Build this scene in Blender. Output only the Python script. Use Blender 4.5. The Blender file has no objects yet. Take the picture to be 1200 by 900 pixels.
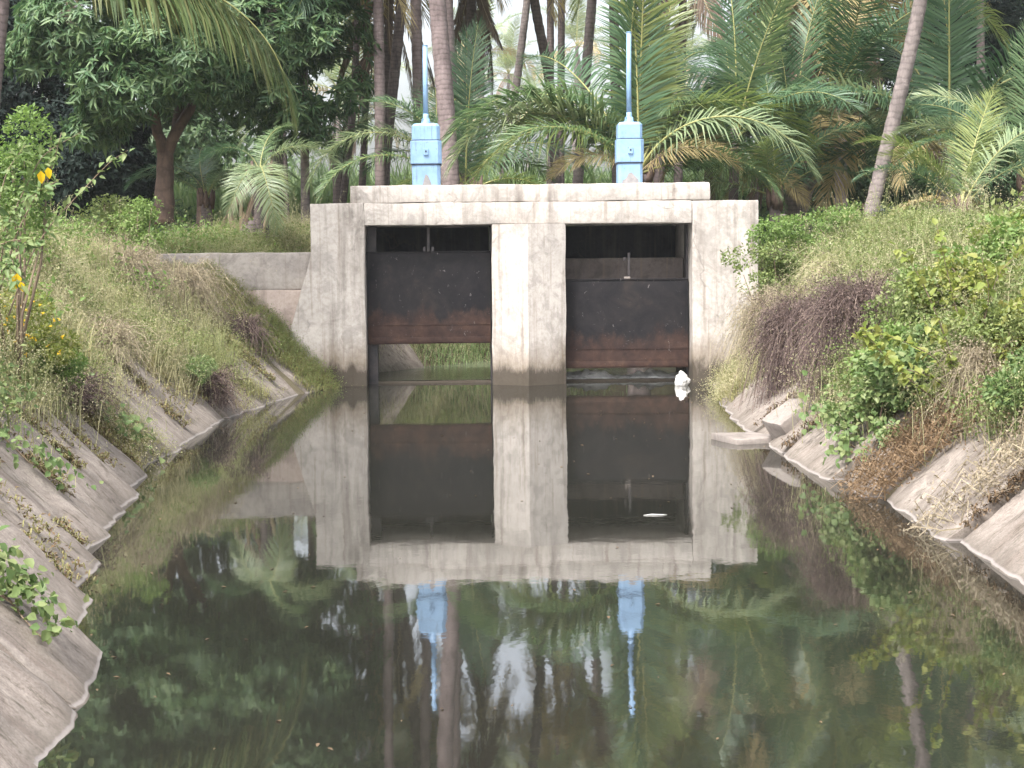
import bpy, bmesh, math, random
import numpy as np
from mathutils import Vector, Matrix, noise, Euler

HAZE = 0.00035
rnd = random.Random(7)
rng = np.random.default_rng(11)
scene = bpy.context.scene
COL = scene.collection

# ------------------------------------------------------------------ camera
F_PX, EYE = 2000.0, 2.05
yaw, pitch, roll = math.atan(52 / F_PX), math.atan(150 / F_PX), math.radians(0.55)
fw = Vector((math.sin(yaw) * math.cos(pitch), math.cos(yaw) * math.cos(pitch), -math.sin(pitch)))
rt0 = Vector((math.cos(yaw), -math.sin(yaw), 0))
up0 = rt0.cross(fw)
RT = rt0 * math.cos(roll) - up0 * math.sin(roll)
UP = up0 * math.cos(roll) + rt0 * math.sin(roll)
cam_data = bpy.data.cameras.new("camera")
cam = bpy.data.objects.new("camera", cam_data)
COL.objects.link(cam)
cam.matrix_world = Matrix(((RT.x, UP.x, -fw.x, 0), (RT.y, UP.y, -fw.y, 0), (RT.z, UP.z, -fw.z, EYE), (0, 0, 0, 1)))
cam_data.sensor_width = 36.0
cam_data.lens = 36.0 * F_PX / 1200.0
cam_data.clip_start = 0.1
cam_data.clip_end = 3000
scene.camera = cam

# ------------------------------------------------------------------ light
SUN_EL, SUN_AZ = math.radians(58), math.radians(213)      # azimuth clockwise from +Y: behind the camera, to its left
world = bpy.data.worlds.new("World")
scene.world = world
world.use_nodes = True
wn = world.node_tree.nodes
wl = world.node_tree.links
bg = wn["Background"]
sky = wn.new("ShaderNodeTexSky")
sky.sky_type = 'NISHITA'
sky.sun_disc = False
sky.sun_elevation = SUN_EL
sky.sun_rotation = SUN_AZ
sky.dust_density = 6.0
sky.air_density = 1.0
sky.ozone_density = 1.0
hs = wn.new("ShaderNodeHueSaturation")
hs.inputs["Saturation"].default_value = 0.36            # a veil of high cloud takes the blue out of the sky
wl.new(sky.outputs[0], hs.inputs["Color"])
wl.new(hs.outputs[0], bg.inputs["Color"])
bg.inputs["Strength"].default_value = 0.115
sun_d = bpy.data.lights.new("sun", 'SUN')
sun_d.energy = 1.5
sun_d.angle = math.radians(11)
sun_d.color = (1.0, 0.97, 0.94)
sun = bpy.data.objects.new("sun", sun_d)
COL.objects.link(sun)
sdir = Vector((math.sin(SUN_AZ) * math.cos(SUN_EL), math.cos(SUN_AZ) * math.cos(SUN_EL), math.sin(SUN_EL)))
sun.rotation_euler = (-sdir).to_track_quat('-Z', 'Y').to_euler()
scene.view_settings.view_transform = 'Standard'
scene.view_settings.look = 'None'
scene.view_settings.gamma = 1.0
scene.view_settings.use_curve_mapping = False
scene.view_settings.exposure = 2.02
scene.cycles.use_denoising = True
scene.cycles.max_bounces = 8
scene.cycles.diffuse_bounces = 3
scene.cycles.glossy_bounces = 3
scene.cycles.transmission_bounces = 3
scene.cycles.transparent_max_bounces = 4
scene.cycles.volume_bounces = 1
scene.render.use_persistent_data = False


# ------------------------------------------------------------------ helpers
def P(px, py, d):
    """World point on the sight line of a photograph pixel at distance d along the canal (used to survey the place)."""
    v = fw * F_PX + RT * (px - 600) + UP * (450 - py)
    return Vector((0, 0, EYE)) + v * (d / v.y)


def tag(o, label=None, cat=None, group=None, kind=None):
    if label: o["label"] = label
    if cat: o["category"] = cat
    if group: o["group"] = group
    if kind: o["kind"] = kind
    return o


def link(o, parent=None):
    COL.objects.link(o)
    if parent is not None:
        o.parent = parent
    return o


def empty(name, loc, **kw):
    o = bpy.data.objects.new(name, None)
    o.location = loc
    o.empty_display_size = 0.2
    link(o)
    tag(o, **kw)
    return o


def mesh_np(name, v, tris, mats, mat_idx=None, smooth=False):
    v = np.ascontiguousarray(v, dtype=np.float32).reshape(-1, 3)
    tris = np.ascontiguousarray(tris, dtype=np.int32).reshape(-1, 3)
    me = bpy.data.meshes.new(name)
    n = len(tris)
    me.vertices.add(len(v))
    me.vertices.foreach_set("co", v.ravel())
    me.loops.add(n * 3)
    me.loops.foreach_set("vertex_index", tris.ravel())
    me.polygons.add(n)
    me.polygons.foreach_set("loop_start", np.arange(0, n * 3, 3, dtype=np.int32))
    if mat_idx is not None:
        me.polygons.foreach_set("material_index", np.ascontiguousarray(mat_idx, dtype=np.int32))
    if smooth:
        me.polygons.foreach_set("use_smooth", np.ones(n, dtype=bool))
    for m in (mats if isinstance(mats, (list, tuple)) else [mats]):
        me.materials.append(m)
    me.update(calc_edges=True)
    return me


def obj(name, me, parent=None, loc=None, **kw):
    o = bpy.data.objects.new(name, me)
    if loc is not None:
        o.location = loc
    link(o, parent)
    tag(o, **kw)
    return o


class Bag:
    """Collects triangle soup from several generators."""
    def __init__(self):
        self.v, self.t, self.m, self.n = [], [], [], 0

    def add(self, v, t, mi=0):
        v = np.asarray(v, dtype=np.float32).reshape(-1, 3)
        t = np.asarray(t, dtype=np.int64).reshape(-1, 3)
        self.v.append(v)
        self.t.append(t + self.n)
        self.m.append(np.full(len(t), mi, dtype=np.int32))
        self.n += len(v)

    def mesh(self, name, mats, smooth=False):
        return mesh_np(name, np.concatenate(self.v), np.concatenate(self.t), mats, np.concatenate(self.m), smooth)


def norm(a):
    return a / (np.linalg.norm(a, axis=-1, keepdims=True) + 1e-9)


def fan(tmpl, n):
    """Repeat a template of triangle indices for n pieces."""
    tmpl = np.asarray(tmpl)
    k = tmpl.max() + 1
    return (tmpl[None] + (np.arange(n) * k)[:, None, None]).reshape(-1, 3)


def leaves(pos, d, nrm, L, Wd, fold=0.25, hexa=True):
    """Vectorised leaves: pos base point, d direction, nrm rough normal, L length, Wd width."""
    pos, d, nrm = map(lambda a: np.asarray(a, dtype=np.float64), (pos, d, nrm))
    n = len(pos)
    d = norm(d)
    s = norm(np.cross(d, nrm))
    u = np.cross(s, d)
    L = np.broadcast_to(L, (n,))[:, None]
    Wd = np.broadcast_to(Wd, (n,))[:, None]
    tip = pos + d * L - u * L * 0.18
    if hexa:
        a = pos + d * L * 0.3
        b = pos + d * L * 0.68 - u * L * 0.05
        l1, r1 = a - s * Wd * .5 + u * Wd * fold, a + s * Wd * .5 + u * Wd * fold
        l2, r2 = b - s * Wd * .36 + u * Wd * fold * .6, b + s * Wd * .36 + u * Wd * fold * .6
        v = np.stack([pos, l1, l2, tip, r2, r1], 1)
        t = fan([[0, 3, 2], [0, 2, 1], [0, 4, 3], [0, 5, 4]], n)
    else:
        a = pos + d * L * 0.42
        l1, r1 = a - s * Wd * .5 + u * Wd * fold, a + s * Wd * .5 + u * Wd * fold
        v = np.stack([pos, l1, tip, r1], 1)
        t = fan([[0, 2, 1], [0, 3, 2]], n)
    return v.reshape(-1, 3), t


def blades(base, az, h, w, lean):
    base = np.asarray(base, dtype=np.float64)
    n = len(base)
    h, w, lean = [np.broadcast_to(np.asarray(x, dtype=np.float64), (n,))[:, None] for x in (h, w, lean)]
    d = np.stack([np.cos(az), np.sin(az), np.zeros(n)], 1)
    s = np.stack([-np.sin(az), np.cos(az), np.zeros(n)], 1)
    up = np.array([0, 0, 1.0])
    mid = base + up * h * .6 * (1 - .15 * lean) + d * h * lean * .3
    tip = base + up * h * (1 - .55 * np.minimum(lean, 1.6)) + d * h * lean * .95
    v = np.stack([base - s * w * .5, base + s * w * .5, mid - s * w * .42, mid + s * w * .42, tip], 1)
    return v.reshape(-1, 3), fan([[0, 1, 3], [0, 3, 2], [2, 3, 4]], n), mid, tip


def specks(c, size):
    """Tiny randomly turned seed heads or leaflets."""
    n = len(c)
    a = norm(rng.normal(size=(n, 3)))
    b = norm(np.cross(a, rng.normal(size=(n, 3))))
    size = np.broadcast_to(size, (n,))[:, None]
    v = np.stack([c - b * size * .35, c + b * size * .35, c + a * size], 1)
    return v.reshape(-1, 3), fan([[0, 1, 2]], n)


def tube(pts, radii, sides=8, rings=None, cap=True):
    """A tapered tube through points (numpy arrays)."""
    pts = np.asarray(pts, dtype=np.float64)
    radii = np.asarray(radii, dtype=np.float64)
    n = len(pts)
    tan = np.gradient(pts, axis=0)
    tan = norm(tan)
    ref = np.array([0, 1.0, 0.13]) if abs(tan[0][2]) > .5 else np.array([0.1, 0.05, 1.0])
    s = norm(np.cross(tan, ref))
    u = np.cross(s, tan)
    a = np.linspace(0, 2 * math.pi, sides, endpoint=False)
    ring = np.cos(a)[None, :, None] * s[:, None] + np.sin(a)[None, :, None] * u[:, None]
    v = pts[:, None] + ring * radii[:, None, None]
    v = v.reshape(-1, 3)
    t = []
    for i in range(n - 1):
        for j in range(sides):
            p, q = i * sides + j, i * sides + (j + 1) % sides
            t += [[p, q, q + sides], [p, q + sides, p + sides]]
    if cap:
        v = np.vstack([v, pts[-1:], pts[:1]])
        c1, c0 = len(v) - 2, len(v) - 1
        for j in range(sides):
            t.append([(n - 1) * sides + j, (n - 1) * sides + (j + 1) % sides, c1])
            t.append([(j + 1) % sides, j, c0])
    return v, np.array(t)


# ------------------------------------------------------------------ materials
class NB:
    def __init__(self, name):
        self.m = bpy.data.materials.new(name)
        self.m.use_nodes = True
        self.nt = self.m.node_tree
        self.N = self.nt.nodes
        self.bsdf = self.N["Principled BSDF"]
        self.out = self.N["Material Output"]

    def n(self, t, **kw):
        x = self.N.new(t)
        for k, v in kw.items():
            setattr(x, k, v)
        return x

    def l(self, a, b):
        self.nt.links.new(a, b)

    def noise(self, vec, scale, detail=4, rough=.6, dist=0.0):
        x = self.n("ShaderNodeTexNoise")
        x.inputs["Scale"].default_value = scale
        x.inputs["Detail"].default_value = detail
        x.inputs["Roughness"].default_value = rough
        x.inputs["Distortion"].default_value = dist
        if vec is not None: self.l(vec, x.inputs["Vector"])
        return x.outputs["Fac"]

    def mapping(self, vec, scale=(1, 1, 1), rot=(0, 0, 0), loc=(0, 0, 0)):
        x = self.n("ShaderNodeMapping")
        x.inputs["Scale"].default_value = scale
        x.inputs["Rotation"].default_value = rot
        x.inputs["Location"].default_value = loc
        self.l(vec, x.inputs["Vector"])
        return x.outputs["Vector"]

    def ramp(self, fac, stops, interp='LINEAR'):
        x = self.n("ShaderNodeValToRGB")
        cr = x.color_ramp
        cr.interpolation = interp
        while len(cr.elements) < len(stops):
            cr.elements.new(0.5)
        for e, (p, c) in zip(cr.elements, stops):
            e.position = p
            e.color = (*c, 1) if isinstance(c, (tuple, list)) else (c, c, c, 1)
        self.l(fac, x.inputs["Fac"])
        return x.outputs["Color"]

    def mix(self, fac, a, b, mode='MIX'):
        x = self.n("ShaderNodeMix", data_type='RGBA', blend_type=mode)
        for sock, val in ((x.inputs["Factor"], fac), (x.inputs["A"], a), (x.inputs["B"], b)):
            pass
        i = [s for s in x.inputs if s.enabled] if False else None
        f, ca, cb = x.inputs[0], x.inputs[6], x.inputs[7]
        for sock, val in ((f, fac), (ca, a), (cb, b)):
            if isinstance(val, (int, float)):
                sock.default_value = val if sock is f else (val, val, val, 1)
            elif isinstance(val, (tuple, list)):
                sock.default_value = (*val, 1)
            else:
                self.l(val, sock)
        return x.outputs[2]

    def math(self, op, a, b=None, c=None):
        x = self.n("ShaderNodeMath", operation=op)
        for i, val in enumerate((a, b, c)):
            if val is None: continue
            if isinstance(val, (int, float)): x.inputs[i].default_value = val
            else: self.l(val, x.inputs[i])
        return x.outputs[0]

    def pos(self):
        return self.n("ShaderNodeNewGeometry").outputs["Position"]

    def objco(self):
        return self.n("ShaderNodeTexCoord").outputs["Object"]

    def sep(self, vec):
        x = self.n("ShaderNodeSeparateXYZ")
        self.l(vec, x.inputs[0])
        return x.outputs

    def bump(self, h, strength=.5, dist=.02):
        x = self.n("ShaderNodeBump")
        x.inputs["Strength"].default_value = strength
        x.inputs["Distance"].default_value = dist
        self.l(h, x.inputs["Height"])
        self.l(x.outputs[0], self.bsdf.inputs["Normal"])

    def color(self, c):
        if isinstance(c, (tuple, list)): self.bsdf.inputs["Base Color"].default_value = (*c, 1)
        else: self.l(c, self.bsdf.inputs["Base Color"])

    def set(self, **kw):
        for k, v in kw.items():
            s = self.bsdf.inputs[k.replace("_", " ")]
            if isinstance(v, (int, float, tuple)): s.default_value = v
            else: self.l(v, s)


def leaf_mat(name, cols, trans=.35, rough=.5, spread=1.0, spec=.3, patch=None):
    """Foliage: each leaf its own tint; thin leaves let light through."""
    b = NB(name)
    g = b.n("ShaderNodeNewGeometry")
    oi = b.n("ShaderNodeObjectInfo")
    r = b.math('ADD', b.math('MULTIPLY', g.outputs["Random Per Island"], .72), b.math('MULTIPLY', oi.outputs["Random"], .28))
    stops = [(i / max(1, len(cols) - 1), c) for i, c in enumerate(cols)]
    col = b.ramp(r, stops)
    if patch is not None:        # patches of another growth in the same stand
        f = b.ramp(b.noise(g.outputs["Position"], patch[1], 3), [(patch[2], 0.0), (patch[2] + .12, 1.0)])
        col = b.mix(f, col, b.mix(.35, patch[0], col))
    b.color(col)
    b.set(Roughness=rough)
    b.bsdf.inputs["Specular IOR Level"].default_value = spec
    tr = b.n("ShaderNodeBsdfTranslucent")
    bright = b.n("ShaderNodeHueSaturation")
    bright.inputs["Value"].default_value = 1.25
    bright.inputs["Saturation"].default_value = 1.1
    b.l(col, bright.inputs["Color"])
    b.l(bright.outputs[0], tr.inputs["Color"])
    ms = b.n("ShaderNodeMixShader")
    ms.inputs[0].default_value = trans
    b.l(b.bsdf.outputs[0], ms.inputs[1])
    b.l(tr.outputs[0], ms.inputs[2])
    b.l(ms.outputs[0], b.out.inputs["Surface"])
    return b.m


def concrete_mat(name, light, dark, algae_z=None, streak=.5, crack=.6, rough=.9, scale=1.0, slab=False):
    b = NB(name)
    p = b.pos()
    big = b.noise(p, .9 * scale, 8, .62, .6)
    fine = b.noise(p, 16 * scale, 6, .7)
    col = b.ramp(big, [(.30, dark), (.52, light), (.75, tuple(min(1, x * 1.12) for x in light))])
    col = b.mix(.7, col, b.ramp(fine, [(.25, (.62, .60, .58)), (.55, (1, 1, 1)), (.8, (1.12, 1.12, 1.1))]), 'MULTIPLY')
    # blotches of old grey cement wash
    blot = b.ramp(b.noise(p, 2.3 * scale, 7, .66, 1.2), [(.50, 0.0), (.60, 1.0)])
    col = b.mix(b.math('MULTIPLY', blot, .40), col, tuple(x * .55 for x in dark))
    # rain streaks running down
    if not slab:
        st = b.noise(b.mapping(p, (5.5, 5.5, .35)), 1.0, 5, .6, .3)
        stf = b.ramp(st, [(.52, 0.0), (.70, 1.0)])
        col = b.mix(b.math('MULTIPLY', stf, streak), col, (.12, .10, .085))
        st2 = b.ramp(b.noise(b.mapping(p, (14, 14, .5)), 1.0, 4, .6), [(.56, 0.0), (.72, 1.0)])
        col = b.mix(b.math('MULTIPLY', st2, streak * 1.0), col, (.16, .12, .09))
    else:
        st = b.noise(b.mapping(p, (.45, 5.0, .45)), 1.6, 6, .65, .5)
        stf = b.ramp(st, [(.45, 0.0), (.66, 1.0)])
        col = b.mix(b.math('MULTIPLY', stf, streak), col, (.13, .10, .085))
        dirt = b.ramp(b.noise(b.mapping(p, (1.2, 3.0, 1.2)), 3.1, 9, .78, .4), [(.53, 0.0), (.62, 1.0)])
        hair = b.ramp(b.noise(b.mapping(p, (1.4, 13.0, 1.4)), 2.0, 8, .75, .8), [(.57, 0.0), (.63, 1.0)])
        col = b.mix(b.math('MULTIPLY', hair, .5), col, (.07, .055, .042))
        grit = b.ramp(b.noise(p, 70, 4, .7), [(.3, .62), (.5, 1.0), (.7, 1.25)])
        col = b.mix(.8, col, grit, 'MULTIPLY')
        col = b.mix(b.math('MULTIPLY', dirt, .75), col, (.055, .045, .03))
    # fine cracks
    v = b.n("ShaderNodeTexVoronoi", feature='DISTANCE_TO_EDGE')
    dm = b.n("ShaderNodeVectorMath", operation='ADD')
    nz = b.n("ShaderNodeTexNoise")
    nz.inputs["Scale"].default_value = 2.2
    nz.inputs["Detail"].default_value = 6
    b.l(p, nz.inputs["Vector"])
    sc = b.n("ShaderNodeVectorMath", operation='SCALE')
    sc.inputs["Scale"].default_value = .9
    b.l(nz.outputs["Color"], sc.inputs[0])
    b.l(p, dm.inputs[0])
    b.l(sc.outputs[0], dm.inputs[1])
    b.l(dm.outputs[0], v.inputs["Vector"])
    v.inputs["Scale"].default_value = .8 * scale
    line = b.ramp(v.outputs["Distance"], [(0.0, 1.0), (.008, .7), (.02, 0.0)])
    mask = b.ramp(b.noise(p, .7, 3), [(.50, 0.0), (.60, 1.0)])
    cf = b.math('MULTIPLY', b.math('MULTIPLY', line, mask), crack)
    col = b.mix(cf, col, (.06, .05, .045))
    if algae_z is not None:
        z = b.sep(p)[2]
        zz = b.math('ADD', z, b.math('MULTIPLY', b.math('SUBTRACT', b.noise(b.mapping(p, (2.2, 2.2, .7)), 1.6, 7, .74), .5), .8))
        f1 = b.ramp(b.math('DIVIDE', zz, algae_z * 1.5), [(.42, 1.0), (.85, 0.0)])
        col = b.mix(b.math('MULTIPLY', f1, .62), col, (.12, .085, .05))
        f2 = b.ramp(b.math('DIVIDE', zz, algae_z), [(.38, 1.0), (.62, 0.0)])
        col = b.mix(b.math('MULTIPLY', f2, .85), col, (.035, .028, .02))
    if slab:
        z = b.sep(p)[2]
        wet = b.ramp(b.math('ADD', z, b.math('MULTIPLY', b.math('SUBTRACT', fine, .5), .05)), [(.0, 1.0), (.07, .35), (.2, 0.0)])
        col = b.mix(b.math('MULTIPLY', wet, .7), col, (.095, .082, .068))
        rim = b.ramp(b.math('ADD', z, b.math('MULTIPLY', b.math('SUBTRACT', big, .5), .04)), [(0.0, 0.0), (.003, 1.0), (.012, .8), (.02, 0.0)])
        col = b.mix(b.math('MULTIPLY', rim, .4), col, (.40, .37, .36))
    b.color(col)
    b.set(Roughness=rough)
    b.bsdf.inputs["Specular IOR Level"].default_value = .25
    h = b.math('ADD', b.math('MULTIPLY', big, .6), b.math('SUBTRACT', b.math('MULTIPLY', fine, .35), b.math('MULTIPLY', cf, .6)))
    b.bump(h, .55, .03)
    return b.m


def bark_mat(name, light, dark, ring=13.0):
    b = NB(name)
    o = b.objco()
    z = b.sep(o)[2]
    wob = b.noise(o, 3.0, 3)
    w = b.math('SINE', b.math('ADD', b.math('MULTIPLY', z, ring * 6.283 * .8), b.math('MULTIPLY', wob, 14.0)))
    rings = b.ramp(b.math('MULTIPLY_ADD', w, .5, .5), [(.0, .62), (.3, 1.0), (1.0, 1.05)])
    n1 = b.noise(b.mapping(o, (4, 4, 1.6)), 1.5, 7, .7)
    col = b.ramp(n1, [(.32, dark), (.6, light)])
    lich = b.ramp(b.noise(o, 5.0, 6, .7), [(.60, 0.0), (.68, 1.0)])
    col = b.mix(b.math('MULTIPLY', lich, .45), col, tuple(min(.6, x * 1.9) for x in light))
    col = b.mix(.6, col, rings, 'MULTIPLY')
    b.color(col)
    b.set(Roughness=.9)
    b.bump(b.math('ADD', b.math('MULTIPLY', rings, .5), n1), .6, .02)
    return b.m


M = {}
M['concrete'] = concrete_mat("weathered_concrete", (.425, .392, .36), (.325, .298, .272), algae_z=.60, streak=.55, crack=.3)
M['wing'] = concrete_mat("grey_cement_plaster", (.365, .33, .30), (.22, .20, .19), algae_z=.3, streak=.35, crack=.8)
M['wingpink'] = concrete_mat("pinkish_plaster", (.42, .35, .31), (.34, .265, .23), algae_z=.3, streak=.45, crack=.3)
M['slab'] = concrete_mat("slab_concrete", (.262, .228, .20), (.16, .137, .118), streak=.55, crack=.35, slab=True)
M['block'] = concrete_mat("broken_concrete", (.25, .22, .20), (.15, .133, .12), streak=.3, crack=.6)

b = NB("rusty_steel")
p = b.pos()
n1 = b.noise(p, 2.2, 9, .7, .5)
n2 = b.noise(p, 22, 5, .7)
z = b.sep(p)[2]
base = b.ramp(n1, [(.3, (.007, .007, .009)), (.55, (.016, .0145, .0155)), (.75, (.03, .024, .021))])
oi = b.n("ShaderNodeObjectInfo")
tc = b.objco()
hz = b.sep(tc)[2]                                    # height above the lower edge of the gate
rz = b.math('ADD', hz, b.math('MULTIPLY', b.math('SUBTRACT', b.noise(b.mapping(p, (1.5, 1.5, .7)), 1.7, 8, .75), .5), 1.5))
rust = b.ramp(rz, [(.08, 1.0), (.40, .75), (.62, 0.0)])
rc = b.ramp(b.noise(p, 4.5, 8, .75), [(.35, (.022, .013, .012)), (.55, (.050, .028, .021)), (.72, (.09, .053, .037))])
col = b.mix(b.math('MULTIPLY', rust, .85), base, rc)
chip = b.ramp(b.noise(b.mapping(p, (3, 3, 2)), 3.4, 9, .78, .8), [(.625, 0.0), (.665, 1.0)])
col = b.mix(b.math('MULTIPLY', chip, .42), col, (.30, .28, .27))
sp = b.ramp(n2, [(.68, 0.0), (.72, 1.0)])
col = b.mix(b.math('MULTIPLY', sp, .3), col, (.25, .22, .21))
b.color(col)
b.set(Roughness=.7)
b.bsdf.inputs['Specular IOR Level'].default_value = .12
b.bump(b.math('ADD', n1, b.math('MULTIPLY', n2, .5)), .4, .01)
M['steel'] = b.m

b = NB("blue_paint")
p = b.pos()
n1 = b.noise(p, 5, 7, .7)
col = b.ramp(n1, [(.3, (.165, .28, .44)), (.6, (.22, .355, .53))])
st = b.ramp(b.noise(b.mapping(p, (22, 22, 1.6)), 1.0, 5, .7), [(.56, 0.0), (.68, 1.0)])
col = b.mix(b.math('MULTIPLY', st, .6), col, (.10, .13, .17))
ch = b.ramp(b.noise(b.mapping(p, (1, 1, .6)), 13, 7, .78), [(.62, 0.0), (.66, 1.0)])
col = b.mix(b.math('MULTIPLY', ch, .7), col, (.09, .075, .07))
b.color(col)
b.set(Roughness=.5)
b.bump(n1, .25, .01)
M['blue'] = b.m

b = NB("dark_blue_seam")
b.color((.02, .03, .055)); b.set(Roughness=.7)
M['seam'] = b.m  # plain dark blue of the seam plates and the switch button
b = NB("bare_grey_cement")
p = b.pos()
b.color(b.ramp(b.noise(p, 14, 7, .7), [(.3, (.17, .165, .17)), (.7, (.30, .285, .28))])); b.set(Roughness=.95)
M['cement'] = b.m
b = NB("black_iron")
b.color(b.ramp(b.noise(b.pos(), 9, 5), [(.3, (.012, .012, .014)), (.7, (.05, .04, .04))])); b.set(Roughness=.6)
M['iron'] = b.m

b = NB("soil")
p = b.pos()
n1 = b.noise(p, .8, 8, .7)
n2 = b.noise(p, 9, 7, .75)
col = b.ramp(n1, [(.3, (.085, .065, .04)), (.5, (.12, .10, .055)), (.7, (.09, .10, .04))])
col = b.mix(.6, col, b.ramp(n2, [(.3, (.5, .5, .5)), (.7, (1.2, 1.2, 1.2))]), 'MULTIPLY')
b.color(col); b.set(Roughness=.95)
b.bump(n2, .8, .06)
M['soil'] = b.m

b = NB("canal_water")
p = b.pos()
murk = b.ramp(b.noise(p, .35, 4), [(.3, (.0135, .014, .011)), (.7, (.019, .0182, .0145))])
b.color(murk)
b.set(Roughness=.028, IOR=3.3)
r1 = b.noise(b.mapping(p, (1.0, .55, 1)), 1.3, 2, .5)
r2 = b.noise(b.mapping(p, (1.0, .7, 1)), 6.0, 3, .6)
calm = b.ramp(b.noise(b.mapping(p, (.25, .12, 1), loc=(3, 1, 0)), 1.0, 2), [(.35, .25), (.65, 1.0)])
hgt = b.math('MULTIPLY', calm, b.math('ADD', b.math('MULTIPLY', r1, .75), b.math('MULTIPLY', r2, .13)))
b.bump(hgt, .4, .011)
M['water'] = b.m
b = NB("rippled_water")
p = b.pos()
b.color((.10, .115, .075))
b.set(Roughness=.05, IOR=1.33)
b.bump(b.noise(b.mapping(p, (1.6, 1, 1)), 5.5, 5, .65), .9, .03)
M['ripple'] = b.m
b = NB("white_foam")
p = b.pos()
b.color(b.ramp(b.noise(b.mapping(p, (1, 2, 1)), 7, 7, .75), [(.30, (.14, .14, .135)), (.44, (.6, .6, .59)), (.58, (.88, .88, .87))])); b.set(Roughness=.6)
b.bump(b.noise(p, 12, 6, .7), 1.0, .05)
M['foam'] = b.m
b = NB("white_plastic")
b.color(b.ramp(b.noise(b.pos(), 9, 5), [(.3, (.36, .35, .33)), (.6, (.66, .65, .63))])); b.set(Roughness=.45)
M['plastic'] = b.m

M['bark_pink'] = bark_mat("pale_palm_bark", (.22, .172, .168), (.105, .08, .078))
M['bark_dark'] = bark_mat("dark_palm_bark", (.155, .122, .118), (.06, .047, .046))
M['bark_grey'] = bark_mat("grey_palm_bark", (.22, .185, .175), (.095, .078, .075), 10)
M['bark_tree'] = bark_mat("brown_tree_bark", (.13, .085, .065), (.05, .035, .03), 3)
M['twig'] = bark_mat("brown_twig", (.20, .15, .10), (.10, .07, .05), 3)
M['greenstem'] = leaf_mat("green_stem", [(.13, .17, .06), (.22, .22, .09)], .1)

M['palm'] = leaf_mat("palm_green", [(.066, .115, .048), (.11, .175, .078), (.185, .245, .115)], .35, .4, spec=.45)
M['palm_deep'] = leaf_mat("palm_deep_green", [(.042, .090, .048), (.070, .132, .066), (.115, .18, .092)], .3, .4, spec=.45)
M['palm_lime'] = leaf_mat("palm_lime_green", [(.10, .145, .045), (.165, .21, .07), (.25, .275, .10)], .4, .4, spec=.45)
M['palm_pale'] = leaf_mat("palm_silvery_green", [(.16, .225, .12), (.24, .30, .165), (.33, .36, .20)], .35, .4, spec=.5)
M['palm_straw'] = leaf_mat("palm_straw", [(.24, .19, .09), (.33, .27, .13), (.40, .33, .17)], .3, .6)
M['palm_brown'] = leaf_mat("palm_dead_brown", [(.09, .065, .05), (.15, .11, .08), (.21, .16, .12)], .15, .8)
M['palm_mix'] = leaf_mat("palm_green_to_straw", [(.06, .10, .04), (.11, .15, .055), (.17, .18, .075), (.27, .24, .12)], .4, .45, spec=.4)
M['rachis'] = leaf_mat("palm_midrib", [(.20, .22, .08), (.34, .32, .13)], .05)
M['rachis_dry'] = leaf_mat("palm_dry_midrib", [(.26, .20, .12), (.34, .27, .17)], .05)

M['mango'] = leaf_mat("mango_leaf", [(.036, .080, .036), (.062, .122, .054), (.10, .165, .07), (.15, .215, .09)], .3, .45, spec=.3)
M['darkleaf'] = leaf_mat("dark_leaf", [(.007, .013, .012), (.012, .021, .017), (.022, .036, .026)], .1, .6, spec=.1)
M['midleaf'] = leaf_mat("mid_green_leaf", [(.038, .074, .034), (.068, .115, .052), (.11, .155, .07)], .3)
M['weed'] = leaf_mat("weed_leaf", [(.10, .145, .045), (.16, .205, .068), (.235, .26, .10)], .35, patch=((.21, .20, .10), .9, .54))
M['brightleaf'] = leaf_mat("bright_leaf", [(.095, .165, .045), (.15, .23, .065), (.225, .295, .10)], .4)
M['yellowleaf'] = leaf_mat("yellow_green_leaf", [(.12, .17, .035), (.18, .22, .05), (.245, .26, .075), (.31, .29, .10)], .4)
M['vine'] = leaf_mat("vine_leaf", [(.07, .125, .04), (.11, .17, .058), (.16, .21, .08), (.24, .27, .12)], .35)
M['yellow'] = leaf_mat("yellow_petal", [(.55, .42, .03), (.70, .50, .02), (.62, .30, .02)], .3)
M['drygrass'] = leaf_mat("dry_grass", [(.25, .245, .13), (.345, .33, .185), (.44, .41, .25), (.28, .31, .13)], .4, .7, patch=((.12, .175, .045), .55, .44))
M['seed'] = leaf_mat("seed_head", [(.31, .29, .175), (.41, .37, .235), (.47, .43, .30)], .35, .8, patch=((.24, .27, .10), .55, .46))
M['mat'] = leaf_mat("olive_mat_grass", [(.15, .15, .06), (.22, .21, .09), (.30, .27, .13)], .35, .7)
M['purple'] = leaf_mat("purple_brown_twig", [(.045, .032, .032), (.085, .060, .056), (.14, .10, .088), (.25, .19, .155)], .2, .8)
M['greybush'] = leaf_mat("grey_olive_twig", [(.20, .165, .12), (.28, .235, .165), (.34, .30, .20)], .25, .8)
M['rustvine'] = leaf_mat("rusty_dry_stem", [(.085, .055, .032), (.15, .098, .055), (.22, .155, .09)], .2, .8)
M['cane'] = leaf_mat("cane_leaf", [(.14, .22, .09), (.22, .30, .13), (.30, .36, .17)], .4)
M['farleaf'] = leaf_mat("far_leaf", [(.05, .085, .045), (.08, .12, .06), (.12, .16, .08)], .3)

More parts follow.
